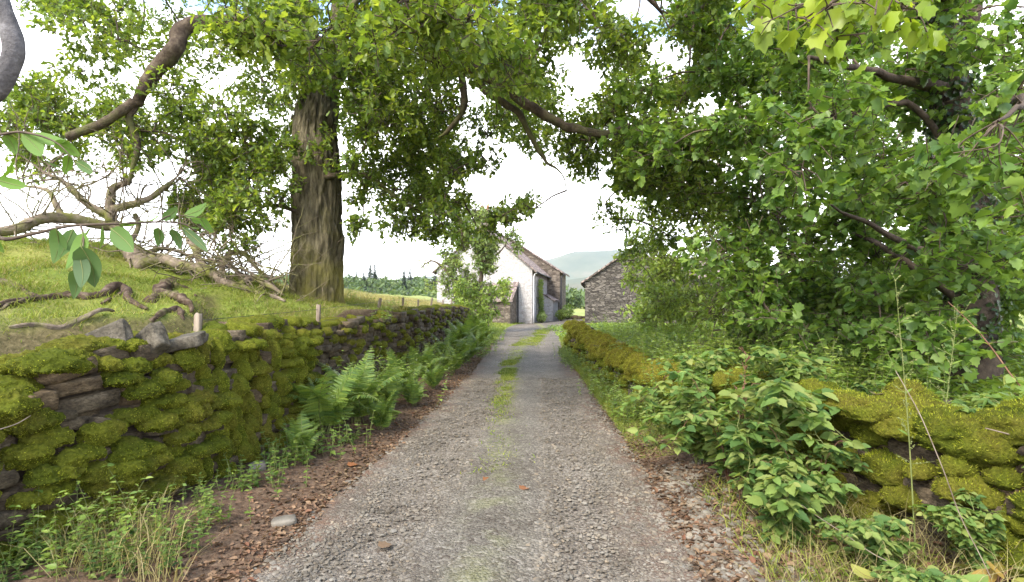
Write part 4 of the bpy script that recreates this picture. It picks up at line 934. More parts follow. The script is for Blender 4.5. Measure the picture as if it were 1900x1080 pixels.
def fallen_tree():
    t = empty('fallen_tree', (0, 0, 0), 0, 'dead fallen tree with crooked bare branches lying on the grassy mound', 'dead tree')
    tubes('trunk', 'dead_wood', [([(300, 548, 8.9), (268, 512, 9.3), (252, 476, 9.5), (226, 440, 9.7), (207, 412, 9.7)], [.15, .17, .15, .12, .10])], t, 16, .3)
    for P, rd in [
        ([(256, 505, 9.3), (272, 484, 9.2), (300, 480, 9.2), (340, 490, 9.1), (385, 506, 9.1), (430, 528, 9.0), (490, 548, 8.9), (530, 562, 8.8)], [.11, .10, .095, .09, .08, .07, .05, .02]),
        ([(207, 412, 9.7), (205, 375, 9.7), (210, 350, 9.7), (232, 338, 9.8), (250, 325, 9.8)], [.10, .09, .07, .05, .02]),
        ([(207, 400, 9.7), (165, 385, 9.6), (138, 355, 9.6), (112, 332, 9.6), (85, 322, 9.6)], [.08, .06, .05, .04, .015]),
        ([(212, 388, 9.7), (258, 376, 9.8), (305, 350, 9.9), (330, 330, 10)], [.075, .06, .045, .02]),
        ([(205, 418, 9.7), (160, 410, 9.5), (120, 404, 9.3), (62, 410, 9.0), (20, 428, 8.8), (-60, 436, 8.4)], [.095, .09, .095, .09, .085, .06]),
        ([(120, 404, 9.3), (100, 370, 9.4), (82, 352, 9.5), (40, 345, 9.6)], [.055, .045, .035, .015]),
        ([(385, 506, 9.1), (368, 480, 9.3), (352, 450, 9.5), (345, 445, 9.5)], [.07, .06, .045, .03]),
        ([(405, 515, 9.1), (415, 485, 9.3), (428, 470, 9.4), (452, 472, 9.4), (470, 490, 9.3), (480, 506, 9.2), (508, 520, 9.1)], [.05, .05, .045, .04, .03, .02, .01]),
        ([(262, 470, 9.5), (300, 462, 9.9), (340, 470, 10.2), (365, 490, 10.3)], [.05, .04, .03, .015]),
        ([(240, 462, 9.6), (256, 420, 9.9), (250, 395, 10)], [.05, .045, .04]),
        ([(440, 535, 9.0), (470, 518, 9.2), (500, 530, 9.0), (528, 545, 9.0)], [.05, .06, .05, .02])]:
        tubes('branch', 'dead_wood', [(P, rd)], t, 10, .25)
    fine_twigs(t, 'twigs', 'dead_wood', px_path([(30, 425, 8.9), (62, 410, 9.0), (205, 412, 9.7), (226, 440, 9.7), (300, 480, 9.2), (340, 490, 9.1), (250, 470, 9.5), (480, 548, 8.9), (512, 552, 8.9), (380, 480, 9.6), (420, 500, 9.4), (112, 332, 9.6), (85, 322, 9.6), (138, 355, 9.6), (232, 338, 9.8), (330, 330, 10), (305, 350, 9.9), (40, 345, 9.6), (165, 385, 9.6), (258, 376, 9.8), (205, 365, 9.7), (300, 465, 9.9), (340, 472, 10.2), (470, 488, 9.3), (500, 515, 9.1), (430, 470, 9.4), (415, 490, 9.3), (385, 500, 9.1), (350, 450, 9.5), (470, 540, 9), (450, 500, 9.2), (400, 470, 9.6), (90, 412, 9.2), (265, 450, 9.7), (365, 470, 9.6), (455, 515, 9.2), (495, 540, 9.0)]), 7, 1.5, 3)
fallen_tree()
def lie(P, dz):                      # px path dropped on to the ground
    out = []
    for p in P: q = at(*p); q[2] = float(zg(q[0], q[1])) + (p[3] if len(p) > 3 else dz); out.append(q)
    return out
def log(name, label, mat, parts, sides=12, bump=.22):
    m = MB()
    for P, rd in parts: tube(m, P, rd, sides + 4, 10, bump * 1.7, .06, int(rng.integers(999)), 0, 11, .006)
    return tag(m.build(name, M[mat]), label, 'log', 'dead wood on the mound')
def A_(P): return [at(*p) for p in P]
def hit(px, py, dz):                 # where the sight line through a pixel of the survey photo meets the mound
    Y = np.arange(3.6, 30, .02); q = np.stack([(px - 950) / 1000 * Y, Y, 1.6 + (560 - py) / 1000 * Y], 1); k = np.nonzero(q[:, 2] < zg(q[:, 0], q[:, 1]) + dz)[0]
    return q[k[0]] if len(k) else q[300]
def H_(P, dz=.015): return [hit(p[0], p[1], dz) for p in P]
log('dead_log', 'bare reddish grey forked limb lying across the mound to the far left', 'red_wood', [(H_([(-60, 505, 7.2), (20, 528, 7.3), (62, 548, 7.4), (100, 552, 7.4), (128, 542, 7.5)]), [0.050, 0.050, 0.047, 0.036, 0.022]), (H_([(70, 550, 7.4), (30, 560, 7.2), (0, 575, 7)]), [0.029, 0.022, 0.014])])
log('dead_log', 'long pale crooked limb below the red one, its thick end toward the fallen tree', 'red_wood', [(H_([(-60, 582, 6.7), (0, 568, 6.8), (60, 556, 6.9), (112, 549, 7.0), (170, 548, 7.1), (212, 535, 7.2), (232, 540, 7.2), (248, 558, 7.2), (272, 574, 7.1)]), [0.036, 0.037, 0.040, 0.036, 0.061, 0.061, 0.061, 0.043, 0.022]), (H_([(228, 545, 7.2), (205, 556, 7.1), (185, 566, 7.0)]), [0.036, 0.025, 0.011])])
log('mossy_branch', 'thin mossy branch on the brown bank just above the slabs', 'dead_wood', [(H_([(15, 606, 6.0), (60, 602, 6.0), (105, 606, 6.1), (145, 596, 6.2), (180, 582, 6.3), (215, 580, 6.4)]), [0.014, 0.018, 0.022, 0.025, 0.022, 0.009])])
log('rotten_stump', 'broken reddish rotten stump with a grey barked side beside the fallen tree', 'red_wood', [(H_([(278, 560, 7.6), (300, 540, 7.8), (322, 522, 8.0), (345, 520, 8.1)]), [0.072, 0.101, 0.086, 0.022]), (H_([(300, 548, 7.8), (330, 556, 7.7), (350, 566, 7.6), (352, 578, 7.6)]), [0.065, 0.058, 0.040, 0.014]), (H_([(320, 530, 8.0), (352, 535, 8.0), (362, 545, 7.9)]), [0.043, 0.029, 0.011])], 14, .5)
log('broken_root', 'dark arched root lying in the grass in front of the rotten stump', 'red_wood', [(H_([(284, 592, 6.9), (305, 582, 6.9), (325, 575, 7.0), (342, 584, 7.0), (346, 600, 6.9)]), [0.036, 0.040, 0.040, 0.036, 0.022])], 12, .35)

def fence():
    t = empty('fence', (0, 0, 0), 0, 'old post and wire fence with leaning wooden posts just behind the left wall', 'fence')
    tops = []
    for px, py, Y, w, lean in [(368, 583, 5.2, .055, .04), (591, 566, 7.7, .05, .02), (706, 554, 11.5, .06, .14), (748, 552, 14, .05, .03), (776, 556, 16, .05, .0), (802, 553, 18, .06, .16), (822, 556, 20.5, .05, .05), (838, 556, 23, .05, .1)]:
        p = at(px, py, Y); b = p.copy(); b[0] -= lean * .6; b[2] = float(zg(p[0], p[1])) - .15
        m = MB(); V, F = rock(CG4, (w * 1.0, w * .95, p[2] - b[2]), int(px), .06, .05, 3.0); k = (V[:, 2] / (p[2] - b[2]) + .5)[:, None]
        m.add(V * [1, 1, 1] + b * (1 - k) + p * k - [0, 0, 0] - np.concatenate([0 * k, 0 * k, V[:, 2:3]], 1), F); m.build('post', M['post_wood'], t); tops.append(p)
    for dz in (.06, .24):
        m = MB(); tube(m, [q - [0, -.04, dz] for q in tops], .003, 4, 5); m.build('wire', M['dark_iron'], t)
fence()

# ------------------------------------------------------------------ near leaves: a sapling beside the camera, outside the frame to the left
def big_leaf(mb, base, tip, w, nor, cup=.25, mat=0):
    base, tip, nor = map(lambda v: np.asarray(v, float), (base, tip, nor)); y = tip - base; L = np.linalg.norm(y); y /= L; x = nrm(np.cross(y, nor)); z = np.cross(x, y)
    ny, nx_ = 9, 5; t = np.linspace(0, 1, ny)[:, None]; s = np.linspace(-1, 1, nx_)[None]
    prof = np.sin(np.pi * t ** .8) ** .75 * (1 - .25 * t) * w
    P = base + y * (t * L)[..., None] + x * (prof * s)[..., None] + z * (np.abs(s) * prof * cup - .12 * L * np.sin(np.pi * t) * 1.0)[..., None]
    mb.add(P.reshape(-1, 3), grid_faces(ny, nx_), mat); tube(mb, P[:, 2] + z * .0006, np.linspace(.0014, .0004, ny), 4, 1, mat=1)
M['grey_bark'] = rough_mat('grey_bark', [(.3, (.06, .056, .056)), (.55, (.12, .112, .11)), (.7, (.19, .18, .178))], 22, 7, .9, .9, .012)
def sapling():
    t = empty('ash_sapling', (-2.3, 1.75, .15), 0, 'grey curved sapling limb at the upper left corner with large leaves hanging before the mound', 'tree'); t.location = (0, 0, 0)
    m = MB(); P = [np.array([-2.25, 1.7, .1]), np.array([-2.2, 1.75, .9]), at(-70, 230, 2.0), at(-8, 170, 2.0), at(26, 105, 2.0), at(20, 55, 2.0), at(4, 10, 2.0), at(-10, -60, 2.0), at(20, -160, 2.1)]
    tube(m, P, [.05, .042, .036, .033, .034, .033, .031, .028, .018], 24, 10, .14, .02, 4, freq=14); m.build('trunk', M['grey_bark'], t)
    m = MB()
    for P, rd in [([(-70, 240, 2.0), (-40, 400, 1.8), (0, 441, 1.6), (60, 434, 1.55), (130, 420, 1.55), (215, 416, 1.6), (300, 412, 1.7), (345, 418, 1.75), (388, 448, 1.8)], [.012, .008, .006, .005, .004, .0035, .003, .0025, .001]),
                  ([(150, 419, 1.55), (155, 440, 1.52), (152, 470, 1.5)], [.003, .003, .001]), ([(290, 413, 1.68), (320, 400, 1.75), (372, 404, 1.8)], [.003, .002, .001]),
                  ([(-70, 240, 2.0), (-10, 250, 1.9), (40, 245, 1.85), (100, 262, 1.8), (140, 300, 1.8)], [.008, .005, .004, .003, .001]), ([(-60, 300, 1.9), (-10, 330, 1.6), (20, 338, 1.55)], [.005, .003, .001])]:
        tube(m, A_(P), rd, 6, 5, 0, .004, 3)
    m.build('branch', M['twig'], t)
    m = MB(); r = np.random.default_rng(2)
    for bx, by, tx, ty_, w, Y, nz_ in [(104, 424, 98, 490, 21, 1.5, 0), (136, 424, 110, 478, 13, 1.55, 1), (155, 430, 122, 500, 17, 1.52, 1), (150, 456, 176, 534, 29, 1.45, 0), (146, 470, 150, 535, 16, 1.47, 1), (140, 500, 136, 556, 15, 1.47, 0), (190, 420, 184, 464, 17, 1.58, 0), (206, 424, 248, 468, 20, 1.55, 1),
        (165, 424, 120, 436, 11, 1.58, 2), (222, 416, 262, 408, 9, 1.6, 2), (294, 422, 292, 458, 12, 1.7, 0), (318, 424, 334, 463, 13, 1.7, 0), (338, 422, 386, 468, 9, 1.75, 1), (330, 412, 372, 423, 7, 1.78, 2), (352, 404, 386, 410, 8, 1.8, 2), (340, 400, 384, 376, 12, 1.8, 1), (300, 408, 330, 384, 10, 1.75, 1), (372, 404, 396, 432, 9, 1.8, 0), (250, 412, 300, 396, 7, 1.66, 2),
        (40, 246, 78, 290, 16, 1.85, 1), (60, 246, 122, 262, 13, 1.85, 1), (100, 262, 150, 290, 13, 1.8, 0), (128, 288, 118, 324, 10, 1.8, 0), (140, 300, 172, 322, 10, 1.8, 1), (10, 250, 30, 288, 13, 1.88, 0), (-12, 332, 50, 346, 12, 1.55, 1), (0, 330, 22, 300, 11, 1.6, 1), (-30, 436, 8, 470, 12, 1.6, 0), (84, 300, 130, 330, 9, 1.85, 2)]:
        b = at(bx, by, Y); e = at(tx, ty_, Y + (.03, -.05, .10)[nz_]); nor = nrm(np.array([r.normal() * .35, -1 + .2 * r.normal(), .35 + r.normal() * .3]))
        big_leaf(m, b, e, w / 1000 * Y, nor, r.uniform(.05, .4))
    m.build('foliage', [M['ash_leaf'], M['green_stem']], t)
sapling()

# ------------------------------------------------------------------ ferns
PIN = [(0, 0)]
for k in range(7):
    y = .06 + k * .13; wv = .17 * (1 - y * .75); PIN += [(wv, y + .05), (wv * .35, y + .10)]
PINNA = halves(PIN + [(0, 1)], .15, .12)
def frond_mesh(arch, seed):
    r = np.random.default_rng(seed); n = 40; t = np.linspace(0, 1, n); ang = R(8) + arch * t ** 1.3
    dy, dz = np.sin(ang), np.cos(ang); y = np.concatenate([[0], np.cumsum(dy[:-1])]) / n; z = np.concatenate([[0], np.cumsum(dz[:-1])]) / n
    C = np.stack([.03 * np.sin(t * 3 + seed), y, z], 1); m = MB(); tube(m, C, np.interp(t, [0, 1], [.006, .0015]), 4, 1, 0, 0, 0, 1, cap=False)
    k = np.arange(6, n - 1); T = np.stack([0 * t, dy, dz], 1)[k]; N = np.stack([0 * t, -dz, dy], 1)[k]; tk = t[k]
    L = .27 * np.minimum(1, .55 + (tk - .12) * 2.2) * (1 - tk) ** .72 + .008
    for s in (-1, 1):
        f = nrm(np.array([[s, 0, 0]]) + T * .38 - N * .0 + np.array([[0, 0, -.16]]) + r.normal(size=T.shape) * .07); scatter(m, PINNA, C[k] + r.normal(size=T.shape) * .003, f, N + r.normal(size=T.shape) * .12, L * r.uniform(.88, 1.08, len(k)), 0)
    return m.mesh('frond', [M['fern_leaf'], M['green_stem']])
FR = [frond_mesh(a, i) for i, a in enumerate((R(42), R(70), R(96), R(118)))]
def fern(x, y, s, label, seed, n=11, lean=0.0):
    r = np.random.default_rng(seed); t = empty('fern', (x, y, float(zg(x, y)) - .02), r.uniform(0, 6.28), label, 'fern', 'ferns at the foot of the left wall')
    for i in range(n):
        o = bpy.data.objects.new('frond', FR[int(r.choice(4, p=[.28, .34, .24, .14]))]); col.objects.link(o); o.parent = t
        sc = s * (1.05 if y < 6.9 else .88 if y < 14 else 1.0) * r.uniform(.7, 1.1); o.scale = (sc, sc, sc); o.location = (r.normal() * .03, r.normal() * .03, 0)
        o.rotation_euler = (R(r.uniform(-10, 14)), R(r.normal() * 8), 6.283 * i / n + r.normal() * .25)
    return t
for i, (x, y, s, n, lb) in enumerate([
    (-2.05, 5.25, .50, 8, 'small low fern nearest the camera, spreading over brown leaf litter by the wall'),
    (-2.12, 6.1, .95, 12, 'tall dark feathery fern leaning on the mossy wall, first of the big ones'),
    (-1.92, 6.7, 1.0, 13, 'large fern with one upright pale frond reaching the wall top'),
    (-1.60, 6.6, .62, 10, 'short bushy fern arching out toward the gravel below the tallest frond'),
    (-1.85, 7.7, .95, 12, 'bright fern clump just past the tallest frond'),
    (-1.50, 8.1, .70, 11, 'yellow green fern bulging over the litter at the track edge'),
    (-1.85, 9.0, .95, 12, 'fern in front of the bare stones of the wall'),
    (-1.45, 9.7, .80, 11, 'low light green fern midway along the bank'),
    (-1.75, 10.8, 1.05, 12, 'high fern hiding the wall beyond the bare stones'),
    (-1.30, 11.8, .85, 11, 'rounded fern whose tips touch the track midway to the house'),
    (-1.60, 13.0, 1.15, 12, 'broad fern rising level with the wall top midway to the house'),
    (-1.20, 14.2, .95, 11, 'spreading fern where the bank turns bushy'),
    (-1.50, 15.6, 1.25, 12, 'big fern in the bushy far half of the bank'),
    (-1.05, 17.0, 1.0, 11, 'fern overhanging the pale wheel track in the far half of the bank'),
    (-1.35, 18.6, 1.3, 12, 'tall fern near the far end of the wall'),
    (-.95, 20.3, 1.1, 11, 'brown tipped fern at the far end of the bank'),
    (-1.25, 22.0, 1.3, 12, 'last fern of the bank before the garden shrub')]): fern(x, y, s, lb, 100 + i, n)

# ------------------------------------------------------------------ brambles, herbs, weeds
BRLEAF = halves([(0, 0), (.18, .08), (.26, .20), (.25, .28), (.31, .38), (.27, .47), (.27, .58), (.19, .66), (.17, .78), (.08, .86), (0, 1)], .22, .18)
def bramble_mesh(seed, h=1.0, canes=6, dens=1.0):
    r = np.random.default_rng(seed); sts = []; lf = MB(); P0, Fw, Nn, S = [], [], [], []
    for c in range(canes):
        st = MB(); sts.append(st)
        a = r.uniform(0, 6.28); o = np.array([math.cos(a), math.sin(a), 0]); L = h * r.uniform(.6, 1.1); rc = r.uniform(.25, .75) * h
        C = catmull([o * .03, o * rc * .25 + [0, 0, L * .55], o * rc * .7 + [0, 0, L * .92], o * rc * 1.25 + [0, 0, L * r.uniform(.55, .9)]], 8); C += r.normal(size=C.shape) * .006
        tube(st, C, np.interp(np.linspace(0, 1, len(C)), [0, 1], [.005, .0018]), 5, 1, cap=False)
        for k in range(3, len(C)):
            for _ in range(int(r.integers(1, 3)) if dens >= 1 else 1):
                b = r.uniform(0, 6.28); d = nrm(np.array([math.cos(b), math.sin(b), r.uniform(-.1, .5)])); pet = C[k] + d * r.uniform(.04, .09); s = r.uniform(.055, .12)
                twigs(st, C[k][None], pet[None], .0015, .001, 0)
                side = nrm(np.cross(d, [0, 0, 1])); up = nrm(np.array([0, 0, 1.]) + r.normal(size=3) * .45)
                for v in (d, nrm(side + d * .25), nrm(-side + d * .25)):
                    P0.append(pet); Fw.append(v - np.array([0, 0, .25])); Nn.append(up); S.append(s * (1.15 if v is d else 1))
    scatter(lf, BRLEAF, np.array(P0), np.array(Fw), np.array(Nn), np.array(S)); return sts, lf
def bramble_proto(name, seed, stem_mat, leaf_mat_, **kw):
    sts, lf = bramble_mesh(seed, **kw); t = empty(name, (0, 0, -50))
    for st in sts: st.build('stem', M[stem_mat], t)
    lf.build('foliage', M[leaf_mat_], t); return t
OVATE_B = halves([(0, 0), (.2, .12), (.29, .33), (.22, .6), (.10, .82), (0, 1)], .25, .22)
def herb_mesh(seed, h=.6, stems=9, spread=.16, leaf=.075, pairs=8, T=None):
    r = np.random.default_rng(seed); st = MB(); lf = MB(); P0, Fw, Nn, S = [], [], [], []; s0 = []
    for c in range(stems):
        b0 = np.array([*(r.normal(size=2) * spread), 0]); L = h * r.uniform(.55, 1.1); lean = np.array([*(r.normal(size=2) * .22), 1.0])
        C = catmull([b0, b0 + lean * L * .5, b0 + nrm(lean + [*(r.normal(size=2) * .15), 0]) * L], 6); s0.append(st.n); tube(st, C, np.interp(np.linspace(0, 1, len(C)), [0, 1], [.004, .0012]), 4, 1, cap=False)
        for k in range(pairs):
            f = .18 + .82 * k / (pairs - 1); p = C[min(int(f * (len(C) - 1)), len(C) - 1)]; a = k * 1.57 + c + r.normal() * .3
            for q in (a, a + 3.14):
                d = np.array([math.cos(q), math.sin(q), r.uniform(-.1, .45)]); P0.append(p); Fw.append(d); Nn.append(np.array([0, 0, 1.]) + r.normal(size=3) * .35); S.append(leaf * r.uniform(.6, 1.15) * (1.15 - .5 * f))
    scatter(lf, T or OVATE_B, np.array(P0), np.array(Fw), np.array(Nn), np.array(S))
    root = st.n; st.add([[0, 0, -.07]], np.zeros((0, 3), int)); st.F.append((np.array([[root, b + j, b + (j + 1) % 4] for b in s0 for j in range(4)]), 0)); return st, lf   # one root crown joins the stems
def herb_proto(name, seed, leafmat, **kw):
    st, lf = herb_mesh(seed, **kw); t = empty(name, (0, 0, -50)); st.build('stem', M['green_stem'], t); lf.build('foliage', M[leafmat], t); return t
def place(protos, used, spots, cat, group):
    """first use moves the built plant, later ones copy it with its parts"""
    for i, (k, x, y, z, s, lb) in enumerate(spots):
        o = copy_tree(protos[k]) if k in used else protos[k]; used.add(k)
        o.location = (x, y, float(zg(x, y)) - .02 if z is None else z); o.rotation_euler = (0, 0, (i * 2.4) % 6.28); o.scale = (s, s, s); tag(o, lb, cat, group)
BR = [bramble_proto('bramble', 200 + i, 'red_twig' if i == 1 else 'green_stem', 'bramble_leaf', h=h_, canes=c) for i, (h_, c) in enumerate([(.85, 8), (.95, 6), (.6, 7), (.75, 7)])]
def fx(px, Y): return (px - 950) / 1000 * Y
place(BR, set(), [
    (0, fx(1390, 4.1), 4.1, None, 1.15, 'big bramble with pale undersides of leaves turned up, tallest in front of the right wall'),
    (1, fx(1365, 4.4), 4.45, None, 1.0, 'bramble growing beside the reddish dead dock stalk'),
    (3, fx(1300, 5.1), 5.1, None, 1.0, 'bramble spilling over the wall top just beyond the tallest one'),
    (2, fx(1262, 6.2), 6.2, None, .7, 'lower bramble at the front of the wall where the moss turns orange'),
    (3, fx(1330, 5.6), 5.6, .42, .95, 'bramble rooted behind the wall, leaning over its mossy top'),
    (0, fx(1430, 5.0), 5.0, .42, .9, 'bramble behind the wall in front of the dark bushes'),
    (1, fx(1500, 3.6), 3.6, None, .7, 'bramble trailing across the front of the yellow moss'),
    (2, fx(1455, 3.4), 3.4, None, .85, 'short bramble on the litter below the yellow moss'),
    (2, fx(1640, 3.0), 3.0, None, .55, 'sparse bramble at the foot of the wall near the lower right corner'),
    (0, fx(1820, 2.9), 2.9, None, .5, 'bramble with broad leaves in the lower right corner'),
    (3, fx(1220, 7.2), 7.2, None, .45, 'small bramble on the verge before the orange mossy stretch'),
    (1, fx(1560, 4.9), 4.9, .40, .6, 'bramble shoots standing up behind the yellow moss'),
    (3, fx(1880, 3.3), 3.3, .5, .7, 'bramble reaching in from the right edge above the mossy wall'),
    (2, fx(1740, 2.5), 2.5, None, .45, 'low bramble on the loose stones at the bottom edge')], 'bramble', 'brambles along the right wall')
HB = [herb_proto('herb', 240, 'herb_leaf', h=.55, stems=10), herb_proto('herb', 241, 'bramble_leaf', h=.34, stems=12, leaf=.06, pairs=6), herb_proto('nettle', 242, 'herb_leaf', h=.8, stems=12, spread=.22, leaf=.085, pairs=10), herb_proto('herb', 243, 'fern_leaf', h=.22, stems=14, spread=.14, leaf=.05, pairs=5)]
r_ = np.random.default_rng(77); sp = []
for px, Y in [(90, 3.05), (220, 3.15), (320, 3.25), (400, 3.7), (190, 3.05), (40, 3.15), (120, 3.2), (190, 3.3), (250, 3.3), (300, 3.45), (340, 3.5), (150, 3.0), (270, 3.1), (370, 3.9), (60, 3.0)]: sp.append((1 if r_.random() < .7 else 0, fx(px, Y), Y, None, r_.uniform(.55, .85), 'pale green leafy herb at the foot of the nearest stretch of the left mossy wall'))
for px, Y in [(455, 4.4), (480, 4.5), (520, 5.0), (548, 5.1), (600, 5.6), (640, 5.9)]: sp.append((3, fx(px, Y), Y, None, r_.uniform(1.0, 1.5), 'low broad leaved herb on the brown litter between the left wall and the track'))
used = set(); place(HB, used, sp, 'herb', 'herbs under the left wall')
sp = []
for i in range(48):
    Y = r_.uniform(5.5, 17); x = wr(Y) - r_.uniform(.05, .42) * (1 if Y < 10 else .7); sp.append((int(r_.choice([0, 1, 3], p=[.4, .35, .25])), x, Y, None, r_.uniform(.6, 1.05), 'fresh green herb on the verge between the right wall and the wheel track'))
place(HB, used, sp, 'herb', 'herbs along the right verge')
sp = []
for i in range(40):
    Y = r_.uniform(7.5, 23); x = wl(Y) + r_.uniform(.25, .95 + (Y > 14) * .3); sp.append((int(r_.choice([0, 2])), x, Y, None, r_.uniform(.8, 1.15), 'light green weed growing among the ferns at the foot of the left wall'))
place(HB, used, sp, 'herb', 'weeds among the ferns')
sp = []
for i in range(70):
    Y = r_.uniform(5, 19) ; x = wr(Y) + r_.uniform(.5, 1.6 + Y * .16); sp.append((2, x, Y, None, r_.uniform(.7, 1.15), 'tall nettle in the weed bed behind the right wall'))
place(HB, used, sp, 'nettle', 'nettles behind the right wall')
sp = [(2, fx(px, Y), Y, .42, q, 'nettle crowding among the brambles behind the low mossy wall') for px, Y, q in [(1295, 5.9, .9), (1340, 5.5, 1.0), (1400, 5.3, 1.05), (1450, 5.2, .95), (1500, 5.0, .8), (1260, 6.6, .8)]]
place(HB, used, sp, 'nettle', 'nettles among the brambles')
sp = [(0, fx(805, 10.4), 10.4, None, .9, 'leafy herb sprouting from the top of the bare stretch of the left wall')]
sp[0] = (0, wl(10.2) - .1, 10.2, 1.22, .8, sp[0][5])
sp += [(2, fx(655, 13), 13, None, .7, 'light green sapling growth just right of the oak trunk'), (2, fx(728, 16), 16, None, .8, 'bright green weed clump between two leaning fence posts')]
place(HB, used, sp, 'herb', None)

def dock(x, y, s, label, seed, mat):
    r = np.random.default_rng(seed); t = empty('dock_plant', (x, y, float(zg(x, y))), 0, label, 'dock', 'broad leaved docks'); lf = MB()
    for k in range(9):
        a = k * 2.4 + r.normal() * .3; d = np.array([math.cos(a), math.sin(a), 0]); b = d * s * .25 + [0, 0, s * r.uniform(.25, .6)]; e = b + d * s * r.uniform(.5, .8) + [0, 0, s * r.uniform(-.35, .2)]
        tube(lf, [[0, 0, 0], b * .6 + [0, 0, .02], b], .003, 4, 3, mat=1); big_leaf(lf, b, e, s * r.uniform(.2, .28), nrm(np.array([0, 0, 1.]) + r.normal(size=3) * .3), r.uniform(.05, .3))
    lf.build('foliage', [M[mat], M['red_twig']], t)
M['dock_leaf'] = leaf_mat('dock_leaf', [(.06, .13, .03), (.10, .18, .04), (.17, .22, .045), (.26, .24, .05)], .35, .5)
M['yellow_leaf'] = leaf_mat('yellow_leaf', [(.16, .20, .05), (.26, .26, .06), (.30, .20, .05), (.24, .13, .05)], .35, .6)
dock(fx(1760, 2.55), 2.55, .26, 'dock with broad dark green leaves at the foot of the right wall', 1, 'dock_leaf')
dock(fx(1640, 2.65), 2.65, .2, 'dock with yellowing spotted leaves beside the dry cane', 2, 'yellow_leaf')
dock(fx(1850, 2.8), 2.8, .24, 'pale yellow green dock in the lower right corner', 3, 'yellow_leaf')
dock(fx(1560, 3.2), 3.2, .15, 'small dock at the edge of the loose stones', 4, 'dock_leaf')
def stalk(name, label, base, h, mat, seed, seedhead=True, lean=(0, 0), leafy=0, cat='weed'):
    r = np.random.default_rng(seed); t = empty(name, tuple(base), 0, label, cat); m = MB(); C = catmull([[0, 0, 0], [lean[0] * .4, lean[1] * .4, h * .5], [lean[0], lean[1], h]], 10)
    tube(m, C, np.interp(np.linspace(0, 1, len(C)), [0, 1], [.005, .0015]), 5, 1, cap=False)
    ends = []
    for k in range(7, len(C)):
        for _ in range(2): d = nrm(np.array([r.normal(), r.normal(), 1.2])); e = C[k] + d * r.uniform(.04, .14) * (1 if not seedhead else .5); tube(m, [C[k], (C[k] + e) / 2 + r.normal(size=3) * .006, e], [.0018, .0014, .001], 3, 2, cap=False); ends.append((C[k], e))
    m.build('stem', M[mat], t); s = MB(); P = np.concatenate([a + (b - a) * r.random((14 if seedhead else 5, 1)) for a, b in ends]); n = len(P)
    V, F = ico(0); W = P[:, None] + V[None] * r.uniform(.003, .006, (n, 1, 1)); s.add(W.reshape(-1, 3), (F[None] + (np.arange(n) * 12)[:, None, None]).reshape(-1, 3)); s.build('seed_head', M['red_twig' if seedhead else 'green_stem'], t)
    if leafy:
        l = MB(); k = r.integers(3, len(C), leafy); a = r.uniform(0, 6.28, leafy); d = np.stack([np.cos(a), np.sin(a), r.uniform(0, .6, leafy)], 1); scatter(l, SLIM, C[k], d, np.tile([0, 0, 1.], (leafy, 1)) + r.normal(size=(leafy, 3)) * .3, r.uniform(.05, .12, leafy)); l.build('foliage', M['herb_leaf'], t)
    return t
b = at(1372, 930, 4.1); b[2] = .05; stalk('dock_plant', 'tall dead dock stalk with rusty red seeds standing among the brambles', b, 1.15, 'red_twig', 1, True, (.05, 0))
b = at(1385, 900, 4.2); b[2] = .05; stalk('dock_plant', 'shorter rusty dock stalk leaning beside the taller one', b, .85, 'red_twig', 2, True, (-.06, .02))
b = at(1700, 820, 3.1); b[2] = .1; stalk('sow_thistle', 'thin branching weed stalk with tiny buds rising above the mossy wall', b, 1.62, 'green_stem', 3, False, (-.12, 0), 12)
b = at(1740, 800, 3.4); b[2] = .3; stalk('sow_thistle', 'second budding weed stalk, leaning away from the taller one', b, 1.2, 'green_stem', 4, False, (.12, 0), 8)
def cane(label, P, rd, mat='red_twig', name='dead_cane', leaves=0, lm='bramble_leaf'):
    t = empty(name, (0, 0, 0), 0, label, 'cane'); m = MB(); PP = A_(P); tube(m, PP, np.array(rd) * .6, 6, 8, .1, .015, 3); m.build('stem', M[mat], t)
    if leaves:
        C = catmull(PP, 8); k = rng.integers(2, len(C), leaves); l = MB(); scatter(l, BRLEAF, C[k], unit(leaves) * [1, 1, .5], np.tile([0, 0, 1.], (leaves, 1)) + unit(leaves) * .6, rng.uniform(.06, .11, leaves)); l.build('foliage', M[lm], t)
cane('bare straw coloured cane arching down across the front of the mossy wall', [(1660, 690, 3.0), (1700, 760, 2.9), (1745, 860, 2.8), (1790, 970, 2.7), (1840, 1075, 2.6)], [.003, .004, .004, .004, .004], 'post_wood')
cane('pale stick lying over the end of the yellow moss', [(1825, 796, 3.1), (1870, 806, 3.05), (1930, 818, 3.0)], [.006, .007, .007], 'post_wood')
cane('thick reddish bramble cane rising to the right edge', [(1760, 560, 3.6), (1820, 620, 3.3), (1870, 690, 3.1), (1930, 760, 3.0)], [.004, .006, .007, .008], 'red_twig', leaves=12)
cane('dry cane trailing over the litter in the lower right', [(1480, 930, 3.3), (1560, 985, 3.0), (1620, 1030, 2.8), (1680, 1060, 2.7)], [.003, .004, .004, .004], 'post_wood', leaves=5)
cane('forked dry twig lying on the lowest moss of the left wall', [(-20, 800, 2.9), (30, 787, 3.05), (58, 772, 3.15)], [.006, .005, .003], 'post_wood', 'dead_twig')

